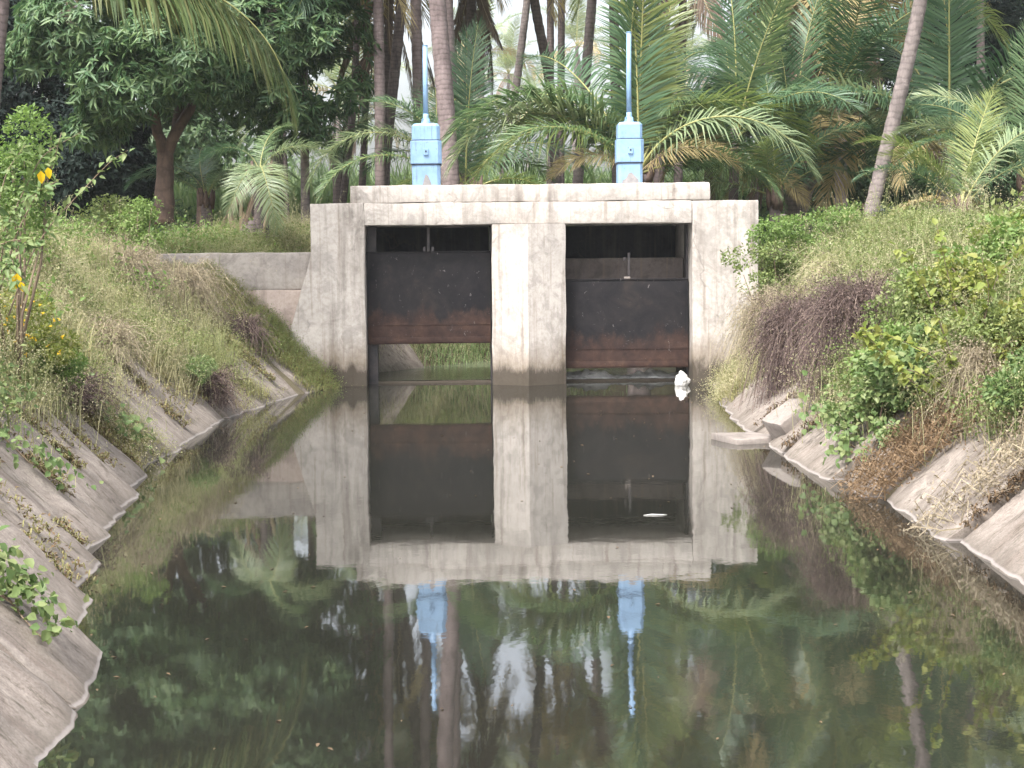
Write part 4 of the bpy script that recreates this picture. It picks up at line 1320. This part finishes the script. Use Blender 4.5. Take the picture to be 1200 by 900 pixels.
# left bank: airy dry grass with seed heads, green weeds through it
rt = scatter(-1, 4600, 11, 34, .7, 8.5, r, thr=-.35)
obj("dry_grass", tufts(rt, 12, (.34, .8), .0062, r, .17, (.15, .9), 8, .014, out=.2).mesh("dry_grass", [M['drygrass'], M['seed']]), kind="stuff", label="airy straw coloured grass covering the left bank")
rt = scatter(-1, 2100, 12, 34, .9, 8.5, r, clump=.7, thr=.02)
obj("weeds", weeds(rt, r, (.3, .7), 54, .036).mesh("weeds", [M['weed'], M['greenstem']]), kind="stuff", label="green weeds growing through the grass of the left bank")
rt = scatter(-1, 1100, 28, 35, 1.0, 6.5, r, clear=False, clump=.7, thr=-.3)
obj("weeds", weeds(rt, r, (.35, .75), 54, .042).mesh("weeds", [M['weed'], M['greenstem']]), kind="stuff", label="green weeds standing behind the left wing wall")
# mats of short grass hanging over the slabs
def mat_strip(side, n, y0, y1, u0, u1, label, mats=('mat', 'seed'), h=(.10, .24), nb=8, clear=False, seeds=3):
    rt_ = scatter(side, n, y0, y1, u0, u1, r, clear=clear, clump=1.8, thr=-.3)
    return obj("hanging_grass", tufts(rt_, nb, h, .009, r, .07, (.6, 1.5), seeds, .017, out=.6).mesh("hanging_grass", [M[m_] for m_ in mats]), kind="stuff", label=label)
mat_strip(-1, 420, 16.5, 18.0, .05, 2.4, "olive grass mat hanging to the water between the left slabs")
mat_strip(-1, 300, 20.8, 24.4, .6, 2.4, "short olive grass over the joints of the farther left slabs", clear=True)
mat_strip(-1, 700, 24.6, 27.4, .9, 3.4, "short yellow green grass on the slope below the wing wall", ("mat", "weed"), h=(.07, .17))
mat_strip(-1, 420, 25.9, 27.4, .05, 1.6, "yellow green grass slope against the left abutment", ('mat', 'weed'))
mat_strip(-1, 260, 23.0, 24.3, .1, 2.2, "grass strip between the two farthest left slabs")
mat_strip(-1, 260, 13, 26, .9, 2.0, "grass fringe at the head of the left slabs", clear=True, h=(.15, .35))
# dirt and tufts in the joints between the near slabs
jr = []
for yj in (8.9, 10.3, 11.6, 12.8, 13.9, 15.0, 16.3, 19.7, 22.4, 25.1):
    k = 170
    uj = r.uniform(.12, 2.2, k)
    keep_ = np.array([noise.noise(Vector((u_ * 2.2, yj, 3))) for u_ in uj]) > -.1
    q_ = slope_pt(-1, np.full(k, yj) + r.normal(0, .035, k), uj, .01)[keep_]
    jr.append(q_)
for k_ in range(22):      # litter caught in half cracks across the slabs
    y_ = r.uniform(9, 25); u_ = r.uniform(.2, 1.4)
    jr.append(slope_pt(-1, y_ + r.normal(0, .05, 9), u_ + np.linspace(-.25, .25, 9), .03))
jr = np.concatenate(jr)
def litter(name, pts, label, r, h=.07, mats=('rustvine', 'mat'), nb=7):
    n_ = len(pts) * nb
    base = np.repeat(pts, nb, 0) + r.normal(0, .035, (n_, 3)) * np.array([1, .6, .4])
    v, t, mid, tip = blades(base, r.uniform(0, 6.28, n_), r.uniform(h * .5, h * 1.5, n_), .010, r.uniform(.5, 1.6, n_))
    bag = Bag(); bag.add(v, t, 0)
    D = norm(r.normal(0, 1, base.shape) * np.array([1, 1, .4]))
    v, t = leaves(base + np.array([0, 0, .02]), D, np.tile([[.3, 0, 1.]], (n_, 1)), r.uniform(.02, .05, n_), .02, .2, False)
    bag.add(v, t, 1)
    return obj(name, bag.mesh(name, [M[m_] for m_ in mats]), kind="stuff", label=label)
M['deadleaf'] = leaf_mat("dead_leaf", [(.05, .035, .02), (.10, .07, .04), (.17, .11, .06)], .1, .8)
litter("joint_litter", jr, "dead leaves and dry tufts caught in the joints of the left slabs", r, .06, ('mat', 'deadleaf'))
jr = np.concatenate([slope_pt(1, np.full(36, yj) + r.normal(0, .04, 36), r.uniform(.1, 1.2, 36), .01) for yj in (9.7, 11.9, 17.3, 19.3)])
litter("joint_litter", jr, "dead leaves and dry tufts caught in the joints of the right slabs", r, .06, ('rustvine', 'deadleaf'))

# right bank
rt = scatter(1, 2600, 11, 34, .6, 8.5, r, thr=-.08)
obj("dry_grass", tufts(rt, 11, (.3, .75), .0062, r, .17, (.15, .9), 7, .014, out=.2).mesh("dry_grass", [M['drygrass'], M['seed']]), kind="stuff", label="straw coloured grass covering the right bank")
rt = scatter(1, 2900, 12, 34, .8, 8.5, r, clump=.6, thr=-.12)
obj("weeds", weeds(rt, r, (.3, .7), 60, .038).mesh("weeds", [M['weed'], M['greenstem']]), kind="stuff", label="yellow green weeds growing through the grass of the right bank")
mat_strip(1, 420, 22.7, 24.8, .05, 2.2, "olive grass trailing from the right bank towards the water by the abutment", h=(.16, .34), nb=9, seeds=5)
mat_strip(1, 200, 24.8, 27.0, .1, 2.2, "short grass at the foot of the right abutment", h=(.15, .3))
mat_strip(1, 200, 10.5, 14, .85, 1.8, "pinkish dry grass at the head of the nearest right slab", ('greybush', 'rustvine'), h=(.15, .3), clear=True)


# taller stalks and leafy plants that break up the stand
for sd, lab in ((-1, "scattered tall dry stalks on the left bank"), (1, "scattered tall dry stalks on the right bank")):
    rt = scatter(sd, 260, 13, 33, 1.6, 8.5, r, clump=.6, thr=.0)
    bag = tufts(rt, 4, (.8, 1.35), .007, r, .10, (.1, .6), 26, .016)
    obj("tall_grass", bag.mesh("tall_grass", [M['drygrass'], M['seed']]), kind="stuff", label=lab)
    rt = scatter(sd, 420 if sd > 0 else 300, 13, 33, 1.3, 8.5, r, clump=.8, thr=.05)
    bag = weeds(rt, r, (.45, 1.0), 60, .065, .22, .008)
    obj("leafy_weeds", bag.mesh("leafy_weeds", [M['weed' if sd > 0 else 'brightleaf'], M['greenstem']]), kind="stuff", label="taller leafy weeds among the grass of the %s bank" % ("left" if sd < 0 else "right"))

# coarser arching grass clumps
for sd in (-1, 1):
    rt = scatter(sd, 240, 12, 33, .9, 7.5, r, clump=.7, thr=.0)
    bag = tufts(rt, 22, (.45, .85), .012, r, .06, (.5, 1.3), 0)
    obj("grass_clumps", bag.mesh("grass_clumps", [M['weed' if sd > 0 else 'mat']]), kind="stuff", label="coarse arching grass clumps on the %s bank" % ("left" if sd < 0 else "right"))

# ---- shrubs that stand out
def bush_at(name, label, cat, px, py, radii, *a, **kw):
    q_ = hit(px, py)
    return bush(name, label, cat, (q_.x, q_.y, q_.z + radii[2] * .55), radii, *a, **kw)


def bush(name, label, cat, c, radii, n, L, mat, seed, stems=7, wl=.55, hexa=False, thr=-.2, ns=2.2, group=None, lobes=6, hang=.0, shell=.6, stem_mat='twig'):
    """A leafy shrub: several lobes of leaves on thin woody stems from one root."""
    r_ = np.random.default_rng(seed)
    g = float(land(c[0], c[1]))
    root = empty(name, (c[0], c[1], g), label=label, cat=cat, group=group)
    ctr = np.array([0, 0, c[2] - g])
    R_ = np.array(radii)
    lobs = []
    for i in range(lobes):
        a = norm(r_.normal(size=3)) * r_.uniform(.25, 1.0)
        lobs.append((*(ctr + a * R_), *(R_ * r_.uniform(.25, .55))))
    bag = Bag()
    for i in range(stems):
        lb = lobs[i % lobes]
        e = np.array(lb[:3]) + r_.normal(0, .2, 3) * R_
        m_ = e * .5 + r_.normal(0, .06, 3)
        v, t = tube([(r_.normal(0, .03), r_.normal(0, .03), -.05), m_, e], [.018, .012, .005], 5)
        bag.add(v, t)
    obj("stem", bag.mesh("stem", [M[stem_mat]]), root)
    p_, d = blob_points(lobs, n, r_, shell=shell, nscale=ns, thr=thr)
    D = norm(d * .7 + r_.normal(0, .55, d.shape) + np.array([0, 0, .05 - hang]))
    LL = L * r_.uniform(.6, 1.3, len(p_))
    v, t = leaves(p_, D, norm(d * .6 + r_.normal(0, .4, d.shape) + np.array([0, 0, .7])), LL, LL * wl, .18, hexa)
    obj("foliage", mesh_np("foliage", v, t, M[mat]), root)
    return root


def branch_shrub(name, label, c, branches, L, mat, seed, per=26, wl=.5, group=None, extra=None, cat="shrub", stem='twig'):
    """A loose shrub of long separate branches with large leaves set along them."""
    r_ = np.random.default_rng(seed)
    root = empty(name, c, label=label, cat=cat, group=group)
    c = np.array(c)
    bag = Bag(); P_, D_, = [], []
    for br in branches:
        pts = np.array([np.array(p_) - c for p_ in br])
        k = 16
        f = np.linspace(0, len(pts) - 1, k)
        q_ = np.stack([np.interp(f, np.arange(len(pts)), pts[:, i]) for i in range(3)], 1)
        q_[1:-1] = q_[:-2] * .25 + q_[1:-1] * .5 + q_[2:] * .25
        v, t = tube(q_, np.linspace(.007, .002, k), 5)
        bag.add(v, t)
        tan = norm(np.gradient(q_, axis=0))
        for i in range(per):
            g_ = r_.uniform(.06, 1.0) * (k - 1)
            b_ = np.array([np.interp(g_, np.arange(k), q_[:, a]) for a in range(3)])
            T = tan[int(g_)]
            P_.append(b_ + r_.normal(0, .015, 3)); D_.append(T * .5 + r_.normal(0, .75, 3) + np.array([0, 0, -.25]))
    obj("stem", bag.mesh("stem", [M[stem]]), root)
    P_, D_ = np.array(P_), norm(np.array(D_))
    LL = L * r_.uniform(.55, 1.25, len(P_))
    v, t = leaves(P_, D_, norm(r_.normal(0, .35, P_.shape) + np.array([0, -.5, 1.0])), LL, LL * wl, .16, True)
    obj("foliage", mesh_np("foliage", v, t, M[mat]), root)
    if extra:
        for i, (px, py, d, L2) in enumerate(extra):
            e = np.array(P(px, py, d)) - c
            v, t = leaves([e], [[.1 * i - .1, .1, -1.0]], [[.2, -1, .2]], L2, L2 * .6, .15, True)
            obj("yellow_leaf", mesh_np("yellow_leaf", v, t, M['yellow']), root, label="orange yellow leaf")
    return root


def mop(label, c, R_, Hh, n, mat, seed, name="dry_bush", group=None, w=.007, fuzz=10, lean=(0, 0), fallr=(.4, 1.6)):
    """A weeping bush of fine dry twigs: they rise from the middle and fall outwards like hair."""
    r_ = np.random.default_rng(seed)
    g = float(land(c[0], c[1]))
    root = empty(name, (c[0], c[1], g), label=label, cat="bush", group=group)
    K = 6
    s_ = np.linspace(0, 1, K)
    az = r_.uniform(0, 6.28, n)
    lob = 1 + .22 * np.sin(az * 3 + seed) + .12 * np.sin(az * 7)
    reach = R_ * lob * r_.uniform(.3, 1.05, n)
    top = Hh * r_.uniform(.55, 1.05, n)
    fall = r_.uniform(fallr[0], fallr[1], n) * Hh
    dx = np.cos(az)[:, None] * reach[:, None] * s_[None] ** .9 + lean[0] * s_[None] * R_
    dy = np.sin(az)[:, None] * reach[:, None] * s_[None] ** .9 + lean[1] * s_[None] * R_
    dz = top[:, None] * np.sin(np.minimum(s_ * 1.9, 1.57))[None] - fall[:, None] * (s_[None] ** 2.2)
    pts = np.stack([dx, dy, dz], -1) + np.cumsum(r_.normal(0, .045, (n, K, 3)), 1) * (.3 + s_[None, :, None])
    pts[:, 0] += r_.normal(0, .10 * R_, (n, 3)) * np.array([1, 1, .2])
    T = norm(np.gradient(pts, axis=1))
    S = norm(np.cross(T, r_.normal(0, 1, (n, 1, 3)) + np.zeros_like(T)))
    ww = w * np.linspace(1.1, .45, K)[None, :, None]
    v = np.stack([pts - S * ww * .5, pts + S * ww * .5], 2).reshape(-1, 3)
    tm = []
    for i in range(K - 1):
        a = 2 * i
        tm += [[a, a + 1, a + 3], [a, a + 3, a + 2]]
    bag = Bag(); bag.add(v, fan(tm, n))
    obj("stem", bag.mesh("stem", [M[mat]]), root)
    f = r_.uniform(.3, 1, (n, fuzz)) * (K - 1)
    i0 = np.clip(f.astype(int), 0, K - 2); fr = (f - i0)[..., None]
    pp_ = np.take_along_axis(pts, i0[..., None].repeat(3, -1), 1) * (1 - fr) + np.take_along_axis(pts, (i0 + 1)[..., None].repeat(3, -1), 1) * fr
    v, t = specks((pp_ + r_.normal(0, .02, pp_.shape)).reshape(-1, 3), r_.uniform(.012, .03, n * fuzz))
    obj("twig", mesh_np("twig", v, t, M[mat]), root)
    return root


def creeper(label, pts, L, mat, seed, name="creeper", per=14, off=(.03, .16), side=-1, spread=.12, cat="creeper", wl=.85, hexa=True, stem='twig'):
    """A trailing vine: stems along the bank with leaves standing off the surface."""
    r_ = np.random.default_rng(seed)
    o0 = slope_pt(side, pts[0][0][0], pts[0][0][1])
    root = empty(name, o0, label=label, cat=cat)
    bag = Bag(); P_ = []
    for run in pts:
        run = np.array(run, dtype=float)
        k = 14
        f = np.linspace(0, len(run) - 1, k)
        yy, uu = np.interp(f, np.arange(len(run)), run[:, 0]), np.interp(f, np.arange(len(run)), run[:, 1])
        yy = yy + r_.normal(0, .03, k)
        q_ = slope_pt(side, yy, uu, .04) - o0
        q_[:, 2] += np.abs(r_.normal(0, .025, k))
        v, t = tube(q_, np.linspace(.008, .004, k), 4)
        bag.add(v, t)
        m_ = int(per * np.abs(np.diff(run, axis=0)).sum())
        g_ = r_.uniform(0, k - 1, m_)
        b_ = np.stack([np.interp(g_, np.arange(k), q_[:, a]) for a in range(3)], 1)
        s_ = SL if side < 0 else SR
        nn = np.array([s_ if side < 0 else -s_, 0, 1.0]) / math.hypot(1, s_)
        b_ += r_.normal(0, spread, b_.shape) * np.array([.7, 1, .5]) + nn * r_.uniform(off[0], off[1], m_)[:, None]
        P_.append(b_)
    obj("stem", bag.mesh("stem", [M[stem]]), root)
    P_ = np.concatenate(P_)
    nn = np.array([s_ if side < 0 else -s_, -.5, 1.0])
    D = norm(r_.normal(0, .8, P_.shape) + np.array([-.3 * side, -.2, -.4]))
    LL = L * r_.uniform(.5, 1.25, len(P_))
    v, t = leaves(P_, D, norm(nn + r_.normal(0, .35, P_.shape)), LL, LL * wl, .12, hexa)
    obj("foliage", mesh_np("foliage", v, t, M[mat]), root)
    return root


# left edge
q = P(18, 205, 14.5)
bush("shrub", "bright green feathery shrub at the left edge of the photo", "shrub", (q.x - .12, 14.7, q.z), (.42, .40, .62), 4200, .040, 'brightleaf', 201, lobes=9, ns=5)
q0 = P(-10, 360, 13.0)
branch_shrub("shrub", "loose shrub with cupped leaves on long branches and a few orange leaves at the left", (q0.x, 13.0, float(land(q0.x, 13.0))), [
    [P(10, 370, 13), P(35, 300, 13), P(60, 262, 13), P(92, 228, 12.9), P(128, 190, 12.9), P(150, 176, 12.8)],
    [P(0, 340, 13), P(20, 270, 13), P(45, 225, 13), P(62, 195, 13), P(72, 155, 13)],
    [P(-6, 340, 13.1), P(10, 260, 13.1), P(30, 220, 13.2), P(50, 180, 13.1), P(95, 155, 13.2)],
    [P(-15, 330, 13), P(0, 280, 12.9), P(20, 240, 12.8), P(70, 210, 12.7)],
    [P(-15, 330, 13), P(-5, 250, 13), P(8, 200, 13), P(30, 170, 13)],
    [P(-15, 370, 13), P(0, 320, 12.8), P(14, 300, 12.7), P(20, 335, 12.6)],
    [P(-25, 340, 13), P(-10, 290, 12.9), P(20, 280, 12.8), P(45, 290, 12.7)]], .075, 'vine', 202, per=64,
    extra=[(20, 320, 12.6, .12), (48, 200, 12.9, .10), (56, 196, 12.9, .09), (24, 330, 12.6, .08)])
q = P(22, 395, 15.2)
fb = bush("flowering_bush", "low bush with yellow flowers at the left edge above the slabs", "bush", (q.x - .1, 15.2, q.z), (.50, .5, .34), 5000, .038, 'yellowleaf', 203, lobes=8, ns=5)
rf = np.random.default_rng(88)
fp = norm(rf.normal(size=(70, 3)) + np.array([.3, -.6, .5])) * np.array([.52, .5, .36]) * rf.uniform(.75, 1.05, (70, 1)) + np.array([0, 0, q.z - float(land(q.x - .1, 15.2))])
fp = np.repeat(fp, 4, 0)
v, t = leaves(fp, rf.normal(size=fp.shape), np.tile([[.2, -.6, 1.0]], (len(fp), 1)), rf.uniform(.018, .03, len(fp)), .018, .1, False)
obj("flower", mesh_np("flower", v, t, M['yellow']), fb)
bush_at('bush', 'soft green bush round the foot of the loose shrub with orange leaves', 'bush', 12, 372, (.34, .4, .30), 3000, .045, 'weed', 270, lobes=10, shell=.4, ns=4, thr=-.12)
q = P(52, 432, 15.6)
bush("bush", "rounded bright green bush beside the yellow flowered bush", "bush", (q.x, 15.7, q.z - .05), (.36, .4, .26), 3600, .036, 'brightleaf', 204, lobes=8, ns=5)
q = P(165, 262, 25)
bush("bush", "bright lime green bush among the dry grass below the mango tree", "bush", (q.x, 25, q.z), (.42, .4, .36), 2200, .05, 'brightleaf', 205, lobes=9, shell=.35, ns=4)
q = P(120, 255, 26)
bush("bush", "yellow green bush left of the lime bush below the mango tree", "bush", (q.x, 26, q.z), (.7, .5, .36), 2600, .055, 'weed', 206, lobes=10, shell=.35, ns=4)
bush_at("bush", "small leaved green bush growing out of the left slab joint", "bush", 226, 452, (.36, .5, .26), 4200, .030, 'vine', 207, lobes=7, ns=4, hang=.3)
for i, (px, py, d, lab) in enumerate([(245, 462, 21.0, "brown twiggy bush hanging down to the water between left slabs"), (150, 340, 20.5, "grey olive twiggy bush on the left bank above the slabs"), (80, 470, 16.5, "dark brown tangle of twigs at the head of the near left slabs"),
                                      (215, 350, 22.5, "pale wispy bush at the middle of the left bank"), (120, 415, 18.5, "brown wispy bush above the wide clean slab"), (285, 395, 24.0, "small brown bush at the head of the farthest left slab")]):
    q = hit(px, py)
    mop(lab, (q.x, q.y, q.z), (.34, .6, .34, .6, .45, .4)[i], (.30, .75, .25, .7, .45, .4)[i], (700, 1000, 500, 900, 700, 500)[i], ('purple', 'greybush', 'purple', 'greybush', 'greybush', 'purple')[i], 300 + i, w=.008)
# creepers on the near left slabs
creeper("green creeper running down the joint of the nearest left slabs", [[(8.55, 1.9), (8.45, 1.2), (8.3, .62), (8.1, .28)], [(8.6, 1.5), (8.35, .9), (8.2, .45)]], .055, 'vine', 401, per=170, spread=.06)
creeper("vine with broad leaves along a slab joint in the middle of the left bank", [[(12.6, 1.9), (12.5, 1.2), (12.6, .7), (12.7, .35)], [(12.9, 1.7), (12.7, 1.1)]], .06, 'vine', 402, per=60, spread=.07)
creeper("vine with broad pale leaves above the grass mat on the left slabs", [[(16.2, 1.7), (16.5, 1.0), (16.8, .5), (17.0, .05)], [(16.6, 1.2), (16.9, .7), (17.3, .2)]], .08, 'vine', 403, per=50, spread=.09)
creeper("leafy creeper over the top of the near left slabs", [[(14.2, 1.8), (13.6, 1.35), (12.8, 1.4)], [(14.8, 1.7), (14.0, 1.3), (13.4, 1.2)], [(11.8, 1.7), (11.5, 1.25), (11.6, .9)]], .055, 'vine', 404, per=80, spread=.11)
creeper("big leaf cluster on the slab at the left edge of the photo", [[(10.4, 1.6), (10.3, 1.1), (10.25, .85)], [(9.6, 1.4), (9.5, 1.0)]], .09, 'vine', 405, per=40, spread=.05)

# right bank: from the abutment towards the viewer
q = hit(893, 415)
mop("grey olive wispy bush against the right abutment", (q.x + .1, q.y, 0), .50, 1.15, 1500, 'greybush', 320, w=.007, lean=(-.15, -.1))
q = hit(938, 436)
mop("purple brown weeping bush right of the abutment, the farther of two", (q.x, q.y, 0), .48, .98, 3600, 'purple', 321, w=.007, lean=(-.15, -.15), fallr=(.15, 1.35))
q = hit(1006, 430)
mop("large purple brown weeping bush above the broken concrete block, the nearer of two", (q.x, q.y, 0), .58, 1.02, 5200, 'purple', 322, w=.007, lean=(-.15, -.2), fallr=(.15, 1.35))
for i, (px, py, R_, H_, m_) in enumerate([(940, 380, .5, .7, 'greybush'), (1040, 372, .45, .6, 'greybush')]):
    q = hit(px, py)
    mop(("grey twiggy growth rising behind the farther purple brown bush", "straw grey twiggy growth rising behind the large purple brown bush")[i], (q.x, q.y, 0), R_, H_, 1100, m_, 326 + i, w=.007)
PURPLE = [(q.x - .1, q.y - .1, .75), (hit(938, 436).x, hit(938, 436).y, .6)]
q = hit(985, 345)
mop("straw coloured wispy bush on top of the right bank below the leaning trunk", (q.x, q.y, 1.0), .75, .8, 1300, 'seed', 323, w=.007)
q = hit(1165, 460)
mop("pinkish dry bush at the right edge of the photo above the slabs", (q.x, q.y, 1.0), .42, .5, 1100, 'greybush', 324, w=.007)
q = P(1085, 520, 15.0)
def dry_fall(label, y0, y1, u1, n, seed, mat='rustvine'):
    r_ = np.random.default_rng(seed)
    y = r_.uniform(y0, y1, n); u = u1 * r_.random(n) ** .8
    b_ = slope_pt(1, y, u, .0)
    o0 = slope_pt(1, (y0 + y1) / 2, u1)
    root = empty("dry_creeper", o0, label=label, cat="creeper")
    L_ = r_.uniform(.25, .6, n)
    q1 = b_ + np.stack([-L_ * .45 + r_.normal(0, .06, n), r_.normal(0, .10, n), -L_ * .30 + .07], 1)
    m1 = (b_ + q1) / 2 + np.stack([r_.normal(0, .05, n), r_.normal(0, .05, n), np.abs(r_.normal(.12, .05, n))], 1)
    s_ = norm(np.cross(q1 - b_, r_.normal(size=(n, 3)))) * .005
    v = np.stack([b_ - s_, b_ + s_, m1 - s_, m1 + s_, q1], 1).reshape(-1, 3) - o0
    bag = Bag(); bag.add(v, fan([[0, 1, 3], [0, 3, 2], [2, 3, 4]], n))
    obj("stem", bag.mesh("stem", [M[mat]]), root)
    f = r_.random((n, 5, 1))
    c_ = (m1[:, None] * (1 - f) + q1[:, None] * f + r_.normal(0, .03, (n, 5, 3))).reshape(-1, 3) - o0
    v, t = specks(c_, r_.uniform(.015, .04, len(c_)))
    obj("dead_leaf", mesh_np("dead_leaf", v, t, M[mat]), root)
dry_fall("rusty brown dead creeper hanging down the joint between right slabs", 13.75, 14.75, 1.5, 800, 340)
dry_fall("thin pinkish dead creeper on the nearest right slab", 11.9, 12.6, 1.5, 260, 341, 'greybush')

def bank_bush(name, label, y, u, out, radii, n, L, mat, seed, **kw):
    p_ = slope_pt(1, y, u, out)
    return bush(name, label, "bush", (float(p_[0]), y, float(p_[2])), radii, n, L, mat, seed, **kw)
bank_bush("leafy_bush", "broad mound of round green leaves spilling down to the right slabs", 15.9, 1.25, .14, (.62, .8, .38), 5200, .058, 'vine', 210, lobes=12, hexa=True, wl=.8, ns=2.6, hang=.2)
bank_bush("leafy_bush", "lower green leafy mound reaching the water line on the right bank", 15.5, .75, .10, (.42, .55, .26), 2600, .055, 'vine', 211, lobes=8, hexa=True, wl=.8, ns=3, hang=.2)
bank_bush("leafy_bush", "small leaved green bush above the rusty creeper on the right bank", 14.4, 1.75, .2, (.5, .6, .36), 4600, .040, 'weed', 212, lobes=9, ns=3)
bank_bush("leafy_bush", "small round leaved green bush low at the right edge beside the dead creeper", 13.2, 1.35, .1, (.36, .45, .26), 2600, .045, 'vine', 213, lobes=7, ns=3)
bank_bush("leafy_bush", "bushy green weeds behind the broad mound on the right bank", 17.2, 2.2, .25, (.6, .8, .4), 4200, .045, 'weed', 214, lobes=9, ns=2.6)
creeper("green creeper trailing over the lower right slabs", [[(16.6, 1.0), (16.0, .6), (15.6, .35), (15.2, .12)], [(17.6, 1.1), (17.1, .7), (16.8, .4)], [(15.6, 1.0), (15.2, .6), (15.0, .3)]], .07, 'vine', 410, side=1, per=70, spread=.12)
q0 = P(1120, 470, 14.3)
branch_shrub("shrub", "shrub with large yellow green leaves on long branches at the right", (q0.x, 14.6, float(land(q0.x, 14.6))), [
    [P(1120, 470, 14.5), P(1100, 420, 14.3), P(1060, 400, 14.2), P(1030, 390, 14.1), P(1012, 385, 14.1)],
    [P(1130, 470, 14.5), P(1110, 400, 14.4), P(1090, 350, 14.3), P(1070, 310, 14.3), P(1050, 290, 14.3)],
    [P(1140, 470, 14.5), P(1125, 380, 14.4), P(1108, 310, 14.4), P(1098, 265, 14.4)],
    [P(1140, 470, 14.5), P(1150, 380, 14.3), P(1170, 320, 14.2), P(1205, 285, 14.1)],
    [P(1150, 460, 14.5), P(1165, 400, 14.2), P(1185, 360, 14.0), P(1215, 340, 14)],
    [P(1130, 470, 14.5), P(1090, 440, 14.2), P(1050, 430, 14.0), P(1020, 398, 14.0)],
    [P(1110, 480, 14.5), P(1060, 440, 14.2), P(1030, 410, 14.1), P(1008, 395, 14.1)],
    [P(1120, 480, 14.5), P(1120, 440, 14.2), P(1110, 410, 14.0), P(1085, 380, 13.9)],
    [P(1140, 470, 14.5), P(1150, 400, 14.3), P(1160, 340, 14.2), P(1150, 300, 14.2)]], .085, 'yellowleaf', 215, per=52, wl=.72)
for i, (px, py, d, lab, mt) in enumerate([(928, 268, 26.5, "fresh green bush on the right bank just beyond the abutment", 'brightleaf'), (905, 300, 25.6, "soft green bush beside the upper right corner of the abutment", 'weed'),
                                          (1000, 262, 28, "green leafed weed clump at the foot of the leaning grey trunk", 'brightleaf'), (1085, 275, 24, "yellow green bush top between leaning trunk and bright palm", 'yellowleaf'),
                                          (1160, 270, 22, "green bush on the right bank below the small bright palm", 'weed'), (1195, 300, 17.5, "yellow green bush at the right edge halfway up the bank", 'yellowleaf'), (1080, 330, 20.5, "olive bush behind the large leaved shrub", 'weed')]):
    q = P(px, py, d)
    bush("bush", lab, "bush", (q.x, d, q.z - .12), (.75, .6, .40), 2800, .055, mt, 220 + i, lobes=11, shell=.35, ns=4, thr=-.1)

for i, (px, py, R_, n_, L_, mt, lab) in enumerate([
        (1150, 452, (.42, .45, .30), 2600, .055, 'weed', "yellow green leafy bush just above the nearest right slab"),
        (1195, 430, (.40, .45, .36), 2200, .060, 'yellowleaf', "bright yellow green bush cut by the right edge of the photo"),
        (1062, 445, (.42, .5, .28), 2800, .050, 'brightleaf', "fresh green leafy bush right of the large purple brown bush"),
        (1105, 395, (.55, .6, .34), 3400, .052, 'weed', "wide soft green bush under the large leaved branches"),
        (1160, 365, (.55, .6, .36), 3000, .058, 'yellowleaf', "yellow green leafy mound halfway up the right bank at the edge"),
        (1085, 350, (.5, .6, .32), 2800, .055, 'brightleaf', "light green leafy mound behind the large leaved shrub"),
        (960, 300, (.6, .6, .34), 2600, .055, 'weed', "pale green leafy mound between the abutment and the leaning trunk"),
        (1180, 318, (.7, .7, .36), 3000, .06, 'brightleaf', "light green leafy mound high on the right bank at the edge of the photo")]):
    bush_at("leafy_bush", lab, "bush", px, py, R_, n_, L_, mt, 250 + i, lobes=12, shell=.4, ns=4, thr=-.12, wl=.7, hexa=i < 5, hang=.15)

# small marker post on the right bank
q = P(917, 262, 29.5)
g = float(land(q.x, 29.5))
bm_obj("marker_post", rough_box(-.045, .045, -.045, .045, -.1, 1.0, .3, .004, .008), M['block'], None, (q.x, 29.5, g - .2 + .45), label="small concrete marker post in the weeds right of the abutment", cat="post")

# green slope on the far side of the upstream reach
n = 2600
r = np.random.default_rng(77)
t_ = r.random(n)
b0 = np.array([-.8, 31.1]); b1 = np.array([3.6, 35.0])
pp2 = b0 + (b1 - b0) * t_[:, None] + np.array([-.62, .78]) * (r.random(n) ** .7 * 3.2)[:, None]
rt = np.concatenate([pp2, land(pp2[:, 0], pp2[:, 1])[:, None]], 1)
bag = tufts(rt, 7, (.18, .45), .012, r, .10, (.3, 1.2), 3, .022)
obj("weeds", bag.mesh("weeds", [M['cane'], M['seed']]), kind="stuff", label="green growth on the bank seen under the raised gate")  # pale cane leaf colour stands in for light missing on this bank

# specks of leaf litter afloat
m_ = 260
yy = 7 + 19 * r.random(m_) ** 1.3
xx = xl(yy) + (xr(yy) - xl(yy)) * np.where(r.random(m_) < .6, r.beta(.6, 3, m_), 1 - r.beta(.6, 3, m_))
D = np.stack([r.normal(size=m_), r.normal(size=m_), np.zeros(m_)], 1)
LL = r.uniform(.012, .045, m_)
v, t = leaves(np.stack([xx, yy, np.full(m_, .006)], 1), D, np.tile([[0, 0, 1.0]], (m_, 1)), LL, LL * .5, .05, False)
obj("floating_leaves", mesh_np("floating_leaves", v, t, M['deadleaf']), kind="stuff", label="small dead leaves floating along the canal edges")

# ------------------------------------------------------------------ haze of the humid grove
hz = NB("humid_haze")
hz.N.remove(hz.bsdf)
pv = hz.n("ShaderNodeVolumePrincipled")
pv.inputs["Color"].default_value = (.90, .95, .97, 1)
pv.inputs["Density"].default_value = HAZE
pv.inputs["Anisotropy"].default_value = .2
hz.l(pv.outputs[0], hz.out.inputs["Volume"])
hv = rough_box(-160, 160, -12, 260, -1.8, 30, 500, 0, 0)
bm_obj("haze", hv, hz.m, kind="stuff", label="thin humid haze between the palms")
